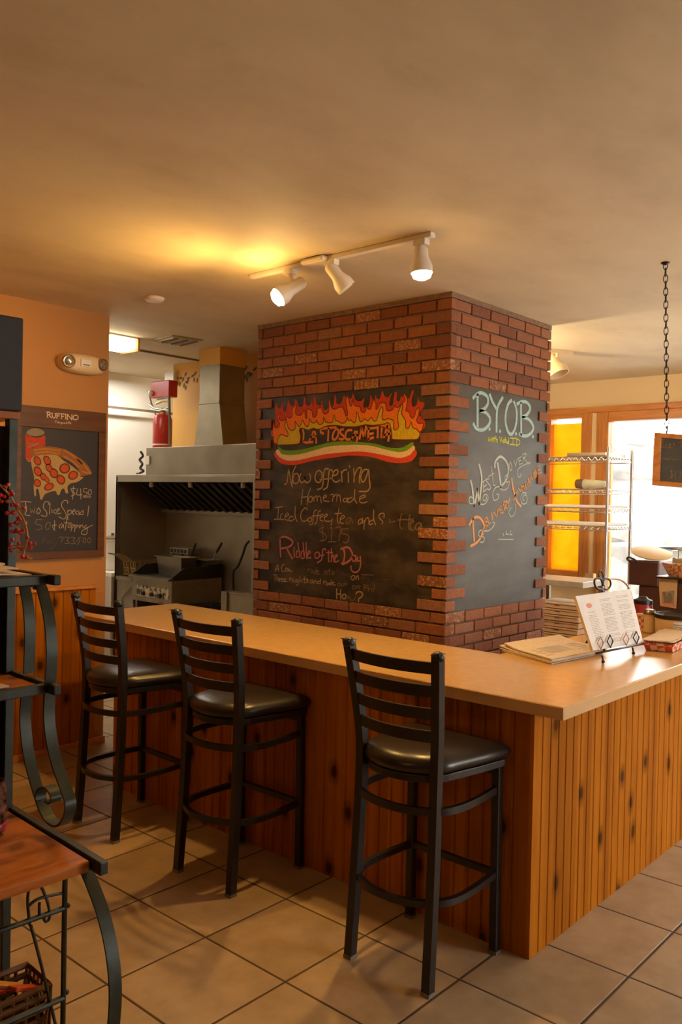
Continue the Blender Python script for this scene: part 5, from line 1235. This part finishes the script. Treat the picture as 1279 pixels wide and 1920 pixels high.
# ================================================================== WIRE RACK, TOWEL, PIZZA BOXES
RX0 = 6.35; py_ = onx(1137, 1000, RX0).y
RX1 = RX0+.46; RY0, RY1 = py_, py_+1.1
wr = thing('wire_shelving', 'chrome wire shelving rack in front of the windows', 'shelving', ((RX0+RX1)/2, RY0+.5, 0))
ztop = onx(1137, 838, RX0).z
for xx in (RX0, RX1):
    for yy in (RY0, RY1):
        x = MB(); x.cyl((xx, yy, 0), (xx, yy, ztop), .0125, seg=10); x.build('post', M['chrome'], wr, smooth=True)
shz = [onx(1137, v, RX0).z for v in (856, 918, 954, 988)]+[.30]
for z in shz:
    x = MB()
    for dz in (0, -.032):
        x.tube([(RX0, RY0, z+dz), (RX1, RY0, z+dz), (RX1, RY1, z+dz), (RX0, RY1, z+dz)], .004, 5, closed=True)
    n = 40
    x.tube([(RX0, RY0+(RY1-RY0)*i/n, z-.032*(i % 2)) for i in range(n+1)], .0025, 4)
    x.tube([(RX0+(RX1-RX0)*i/16, RY0, z-.032*(i % 2)) for i in range(17)], .0025, 4)
    for i in range(1, 18): xx = RX0+(RX1-RX0)*i/18; x.tube([(xx, RY0, z+.003), (xx, RY1, z+.003)], .002, 4)
    x.build('wire_shelf', M['chrome'], wr)
z = shz[0]+.006
x = MB(); ya = onx(1060, 850, RX0+.02).y; x.box((RX0+.0, RY0+.02, z), (RX0+.40, ya, z+.004)); x.box((RX0+.01, RY0+.03, z+.004), (RX0+.39, ya-.02, z+.03))
o = x.build('baking_sheet', M['steel'], org=(RX0+.2, RY0+.2, z), bevel=.003); tag(o, 'flat baking sheet on the top shelf of the wire rack', 'baking sheet')
z = shz[1]+.006
tw = thing('rolled_towel', 'pale green rolled towel with dark end on the wire rack', 'towel', (RX0+.1, RY0+.2, z))
y0t, y1t = onx(1134, 915, RX0+.05).y, onx(1094, 912, RX0+.05).y; y2t = onx(1078, 912, RX0+.05).y
x = MB(); x.lathe([(.0, 0), (.025, .004), (.033, .08), (.038, y1t-y0t)], (RX0+.06, y0t, z+.038), (0, 1, 0), 16); x.build('roll', M['towel'], tw, smooth='all')
x = MB(); x.lathe([(.038, 0), (.040, .03), (.036, y2t-y1t-.01), (.0, y2t-y1t)], (RX0+.06, y1t, z+.039), (0, 1, 0), 16); x.build('dark_end', M['towel_d'], tw, smooth='all')
for i, zi in ((2, shz[2]), (3, shz[3])):
    x = MB(); x.box((RX0+.02, RY0+.02, zi+.006), (RX0+.43, RY0+.75, zi+.020)); x.box((RX0+.04, RY0+.04, zi+.020), (RX0+.41, RY0+.70, zi+.026))
    o = x.build('shelf_liner', M['paper_w'], org=(RX0+.2, RY0+.4, zi), bevel=.002); tag(o, ['white paper sheets on the third shelf of the wire rack', 'white paper sheets on the lowest high shelf of the wire rack'][i-2], 'paper')
# table of pizza boxes
TX = 5.90; tyr = onx(1093, 1100, TX).y; tzt = onx(1093, 1092, TX).z
tbl = thing('side_table', 'grey topped side table standing over the pizza boxes beyond the pillar', 'table', (TX+.2, tyr+.4, 0))
TY1 = 3.75
boxobj('top', (TX, tyr, tzt-.045), (TX+.40, TY1, tzt), M['grey_top'], tbl, bevel=.004)
for xx in (TX+.02, TX+.36):
    for yy in (tyr+.46, TY1-.04):
        x = MB(); x.box((xx, yy, 0), (xx+.03, yy+.03, tzt-.045)); x.build('leg', M['steel_d'], tbl)
x = MB(); x.box((TX+.36, tyr+.01, 0), (TX+.39, tyr+.04, tzt-.045)); x.build('leg', M['steel_d'], tbl)
boxobj('undershelf', (TX+.02, tyr+.01, .30), (TX+.38, TY1-.01, .33), M['steel_d'], tbl)
nb = 11; bz0 = .33; bh = .0465
bl = ['lowest', 'second', 'third', 'fourth', 'fifth', 'sixth', 'seventh', 'eighth', 'ninth', 'tenth', 'topmost']
proto = None
for k in range(nb):
    z = .331+k*bh
    if proto is None:
        t = thing('pizza_box', '', 'pizza box', (TX+.02, tyr+.02, z), 'stacked pizza boxes')
        x = MB(); x.box((TX+.03, tyr+.045, z), (TX+.36, tyr+.40, z+.041)); x.build('carton', M['kraft'], t, bevel=.002)
        x = MB(); x.box((TX+.0285, tyr+.06, z+.027), (TX+.0305, tyr+.385, z+.031)); x.build('lid_seam', M['kraft_d'], t)
        x = MB(); x.box((TX+.0280, tyr+.20, z+.020), (TX+.0306, tyr+.24, z+.031)); x.build('tab', M['kraft_d'], t)
        proto = t
    else:
        t = copy_tree(proto); t.location = (TX+.02+random.uniform(-.004, .004), tyr+.02+random.uniform(-.005, .005), z)
    t['label'] = ('lowest' if k == 0 else 'topmost' if k == nb-1 else bl[k]+' from bottom') + ' flat cardboard pizza box stacked under the grey table'

# ================================================================== BAKER'S RACK (left foreground)
ZS = .72
P1, P2 = onz(190, 1610, ZS), onz(12, 1503, ZS)
e2 = (P2-P1); e2.z = 0; DEP = e2.length; e2.normalize()
e1 = V((-e2.y, e2.x, 0))           # away to the left, along the rack
if e1.x > 0: e1 = -e1
Z_ = V((0, 0, 1))
def rp(px, py, k=0): return onp(px, py, P1+e1*k, e1)           # on the rack's end plane
def rl(a, b, z): return V((P1.x, P1.y, 0))+e1*a+e2*b+Z_*z       # local: along, depth, height
rk = thing('bakers_rack', 'dark green wrought iron rack with scrolled straps and wooden shelves', 'baker\'s rack', (P1.x, P1.y, 0))
LEN = .95
def rbox(a0, a1, b0, b1, z0, z1, mb): mb.prism([rl(a0, b0, z0), rl(a1, b0, z0), rl(a1, b1, z0), rl(a0, b1, z0)], (0, 0, z1-z0))
def prof2(px, py):
    p = rp(px, py); d = p-V((P1.x, P1.y, 0)); return d.dot(e2), p.z
b2, z2_ = prof2(104, 1285); b1_, z1_ = prof2(104, 1082)
# wooden shelves with iron edges
x = MB(); rbox(.022, LEN, .012, DEP, ZS-.030, ZS-.002, x); x.build('wooden_shelf', M['pine_shelf'], rk, bevel=.006, seg=3)
x = MB(); rbox(-.002, .020, -.03, DEP, ZS-.028, ZS+.004, x); x.build('end_bar', M['green_metal'], rk, bevel=.003)
for bb_, zz, nm in ((b2, z2_, 'middle'), (b1_, z1_, 'upper')):
    x = MB(); rbox(.022, LEN, bb_+.022, DEP, zz-.014, zz-.002, x); x.build('wooden_shelf', M['pine_shelf'], rk, bevel=.003)
    x = MB(); rbox(.002, .022, bb_-.0, DEP, zz-.018, zz+.006, x); x.build('end_bar', M['green_metal'], rk, bevel=.003)
    x = MB(); rbox(.022, LEN, bb_+.002, bb_+.022, zz-.020, zz+.006, x); x.build('front_bar', M['green_metal'], rk, bevel=.003)
    x = MB(); rbox(.002, .022, bb_-.035, bb_+.0, zz-.018, zz+.008, x); x.build('bar_end', M['blackish'], rk, bevel=.003)
# uprights
for a_0, a_1 in ((.01, .035), (LEN-.03, LEN)):
    x = MB(); rbox(a_0, a_1, DEP-.062, DEP-.034, 0, 1.80, x); x.build('upright', M['green_metal'], rk, bevel=.002)
x = MB(); rbox(.022, LEN-.03, DEP-.033, DEP-.028, ZS+.01, 1.78, x); x.build('back_panel', M['blackish'], rk)
x = MB(); rbox(.07, .30, DEP-.05, DEP-.02, .02, ZS-.035, x); x.build('back_slat', M['green_metal'], rk)
zt3 = onp(20, 772, rl(0, DEP-.12, 0), e1).z
x = MB(); rbox(-.002, LEN, DEP-.05, DEP+.20, 1.80, 1.822, x); x.build('top_board', M['pine_shelf'], rk, bevel=.003)
# straps in the end plane
def strap(pxs, k0, name='strap', wd=.015, sm=5):
    x = MB(); x.tube(smooth_line([rp(px, py, k0) for px, py in pxs], sm), 0, flat=(wd, .0028), up=e1); return x.build(name, M['green_metal'], rk, smooth=True)
strap([(70, 1083), (82, 1115), (93, 1165), (97, 1215), (96, 1255), (94, 1283)], .012)
strap([(94, 1290), (92, 1340), (97, 1390), (109, 1438), (124, 1480), (132, 1505), (129, 1528), (119, 1544), (108, 1546), (94, 1536), (84, 1518), (77, 1500), (77, 1485), (84, 1476), (94, 1476), (102, 1485), (105, 1496), (101, 1504), (93, 1500)], .012, 'scroll_strap')
strap([(42, 1083), (52, 1130), (56, 1180), (55, 1230), (54, 1262)], .012)
strap([(50, 1300), (47, 1350), (53, 1410), (66, 1465), (80, 1508), (90, 1530)], .012)
strap([(160, 1627), (176, 1665), (194, 1715), (209, 1780), (216, 1850), (213, 1920), (200, 2010), (188, 2075)], .012, 'leg_strap', .016)
# lower iron work: inner rod, bars and ring
x = MB(); pr = rp(122, 1640); bR = (pr-P1).dot(e2); x.tube([rl(.0, bR, ZS-.03), rl(.0, bR, 0)], .007, 8); x.build('inner_rod', M['green_metal'], rk)
zr1 = rp(122, 1703).z; zr2 = rp(122, 1874).z
x = MB(); x.tube([rl(.0, bR, zr1), rl(.40, bR, zr1), rl(LEN, bR, zr1)], .007, 8); x.build('cross_rod', M['green_metal'], rk)
x = MB(); x.tube([rl(.0, bR, zr2), rl(.5, bR, zr2), rl(LEN, bR, zr2)], .008, 8); x.build('cross_rod', M['green_metal'], rk)
Bq = lambda px, py: onp(px, py, rl(0, bR, 0), e2)
x = MB(); x.tube(smooth_line([Bq(54, 1698), (Bq(75, 1684)), Bq(120, 1674)], 4), .004, 6); x.build('wire_rail', M['green_metal'], rk, smooth='all')
x = MB(); x.tube(smooth_line([Bq(px, py) for px, py in ((56, 1735), (52, 1690), (56, 1662), (66, 1654), (78, 1664), (90, 1695), (93, 1720), (86, 1728), (80, 1718))], 5), .004, 6); x.tube([Bq(74, 1692), Bq(74, 1718)], .004, 6); x.build('wire_ring', M['green_metal'], rk, smooth='all')
x = MB(); x.tube(smooth_line([Bq(58, 1735), Bq(75, 1800), Bq(92, 1870), Bq(105, 1925)], 4), .004, 6); x.build('wire_brace', M['green_metal'], rk, smooth='all')
for px, py in ((127, 1702), (131, 1871)):
    x = MB(); x.sphere(rl(-.009, bR, rp(px-3, py).z), .007, 2); x.build('bolt', M['iron'], rk, smooth='all')
x = MB(); rbox(.02, LEN, bR-.02, DEP, .205, .217, x); x.build('bottom_shelf', M['green_metal'], rk)
# dark speaker-like box on top
tb0 = 1.823
kz = onp(30, 588, rl(0, DEP-.10, 0), e2).z
x = MB(); rbox(-.004, .24, DEP-.058, DEP+.20, tb0, kz, x)
o = x.build('cabinet_box', M['darkbox'], org=rl(.1, DEP-.1, tb0), bevel=.004); tag(o, 'tall charcoal box standing on top of the green iron rack', 'box')
# papers on the upper shelf
random.seed(21)
for k, (lab) in enumerate(('lowest curled menu sheet on the upper rack shelf', 'middle curled menu sheet on the upper rack shelf', 'topmost menu sheet on the upper rack shelf')):
    x = MB(); n = 10; a0 = .05+.03*k; zz = z1_+.007+k*.012
    rows = []
    for i in range(n+1):
        u = i/n
        for_ = [rl(a0+.34*u, b1_+.03+.012*k, zz+.006*math.sin(u*5+k)+.012*(u-.2)**2), rl(a0+.34*u, b1_+.20+.01*k, zz+.006*math.sin(u*4+k)+.010*(u-.3)**2)]
        rows.append([x.bm.verts.new(p) for p in for_]+[x.bm.verts.new(p-Z_*.004) for p in for_])
    for A, B in zip(rows, rows[1:]):
        for i_, j_ in ((0, 1), (1, 3), (3, 2), (2, 0)): x.bm.faces.new((A[i_], A[j_], B[j_], B[i_]))
    x.bm.faces.new([rows[0][i] for i in (0, 2, 3, 1)]); x.bm.faces.new([rows[-1][i] for i in (0, 1, 3, 2)])
    o = x.build('menu_sheet', M['paper'], org=rl(a0, b1_+.1, zz), smooth=True); tag(o, lab, 'menu', 'menu sheets on the upper rack shelf')
x = MB(); x.prism([rl(.10, b2+.05, z2_+.001), rl(.45, b2+.03, z2_+.001), rl(.46, b2+.26, z2_+.001), rl(.13, b2+.27, z2_+.001)], (0, 0, .004)); o = x.build('folded_paper', M['paper'], org=rl(.2, b2+.1, z2_)); tag(o, 'folded tan paper on the middle shelf of the green rack', 'paper')
# jar at the frame edge
jr = thing('candle_jar', 'dark red patterned glass jar on the wooden rack shelf', 'jar', onz(-6, 1556, ZS))
c = onz(-16, 1562, ZS); h_ = .135
jm = plain('mottled_glass', (.12, .05, .035), .15, var=.9, scale=60)
x = MB(); x.lathe([(.030, 0), (.036, .01), (.038, .06), (.034, h_-.02), (.030, h_), (.027, h_), (.03, h_-.03), (0, .03)], c, (0, 0, 1), 28); x.build('glass_body', jm, jr, smooth=True)
x = MB(); x.lathe([(.0375, .012), (.039, .018), (.039, .026), (.0375, .03)], c, (0, 0, 1), 28); x.build('base_band', M['jar_red'], jr, smooth=True)
# berry branch
XBp = rl(.015, DEP-.10, 1.5)
Bb = lambda px, py, d=0: onp(px, py, XBp+V((d, d, 0)), V((.62, .78, 0)))
br = thing('berry_branch', 'sprig of red berries leaning from the green rack by the pizza sign', 'berry branch', Bb(42, 1040))
x = MB(); x.tube(smooth_line([Bb(px, py) for px, py in ((-5, 905), (10, 920), (22, 935), (32, 955), (42, 970), (49, 990), (51, 1010), (46, 1030), (44, 1045), (60, 1048))], 4), .003, 6)
for a, b_ in (((10, 920), (14, 908)), ((32, 955), (14, 962)), ((42, 970), (20, 984)), ((50, 1000), (24, 998)), ((46, 1030), (62, 1022)), ((46, 1030), (22, 1020)), ((32, 955), (45, 953)), ((42, 975), (32, 985)), ((48, 1025), (20, 1030))): x.tube([Bb(*a), Bb(*b_)], .002, 5)
x.build('twig', M['twig'], br, smooth='all')
random.seed(4)
for i, (px, py) in enumerate(((8, 912), (16, 909), (20, 921), (23, 927), (8, 931), (13, 940), (3, 940), (1, 928), (31, 948), (22, 947), (12, 962), (25, 961), (17, 961), (35, 972), (47, 981), (30, 980), (20, 984), (45, 953), (23, 997), (31, 994), (38, 999), (43, 995), (51, 1008), (23, 1012), (20, 1022), (21, 1032), (35, 1020), (40, 1029), (57, 1028), (65, 1020), (56, 1019), (42, 1044), (50, 1045), (37, 974), (-3, 936), (-4, 920))):
    x = MB(); x.sphere(Bb(px, py, random.uniform(-.012, .0)), random.uniform(.0052, .0066), 2); x.build('berry', M['berry_o'] if i in (1, 14) else M['berry'], br, smooth='all')
# little knobs on the straps (two dark berries on the wainscot line)
x = MB(); x.sphere(rp(59, 1097, 0), .006, 2); x.sphere(rp(65, 1102, 0), .006, 2)
o = x.build('bolt', M['iron'], rk, smooth='all')
# basket of colourful things on the bottom shelf
bb0 = onz(60, 1900, .217)
bt = thing('wicker_basket', 'dark woven basket of bright packets on the bottom of the green rack', 'basket', rl(.25, bR+.12, .218))
x = MB()
B0 = rl(.05, bR+.015, .218); 
ba, bbz = .36, .20
def bq(u, v, z): return rl(.02+u*ba, bR+.03+v*.13, z)
for z, g in ((.229, .04), (.25, .03), (.28, .02), (.31, .01), (.335, 0)):
    x.tube([bq(g, g, z), bq(1-g, g, z), bq(1-g, 1-g, z), bq(g, 1-g, z)], .008, 6, closed=True)
for k in range(12):
    u = k/11; x.tube([bq(u, .04, .229), bq(u, 0, .335)], .005, 5); x.tube([bq(u, .96, .229), bq(u, 1, .335)], .005, 5)
for k in range(7):
    v = k/6; x.tube([bq(.04, v, .229), bq(0, v, .335)], .005, 5)
x.prism([bq(.05, .05, .219), bq(.95, .05, .219), bq(.95, .95, .219), bq(.05, .95, .219)], (0, 0, .01))
x.build('woven_wall', M['sign_wood'], bt)
cols = [(.55, .08, .02), (.6, .25, .03), (.4, .03, .03), (.65, .5, .2), (.1, .25, .15), (.5, .4, .3)]
nm = ['red', 'orange', 'dark red', 'tan', 'green', 'cream']
pos = ['at the near corner', 'near the front edge', 'in the middle', 'at the back edge', 'at the far end', 'on top of the others']
for i in range(6):
    ang = random.uniform(-.7, .7); x = MB()
    cc = bq(.12+.13*i, .35+.25*(i % 2), (.325 if i < 5 else .345)+.012*(i % 3)); ex = (e1*math.cos(ang)+e2*math.sin(ang)+Z_*.5).normalized(); ey = Z_.cross(ex).normalized(); ez_ = ex.cross(ey)
    x.obox(cc, (.12, .03, .012), (ex, ey, ez_)); o = x.build('packet', plain('packet_'+str(i), cols[i], .4), org=cc, bevel=.003)
    tag(o, f'{nm[i]} packet {pos[i]} of the woven basket', 'packet', 'packets in the woven basket')
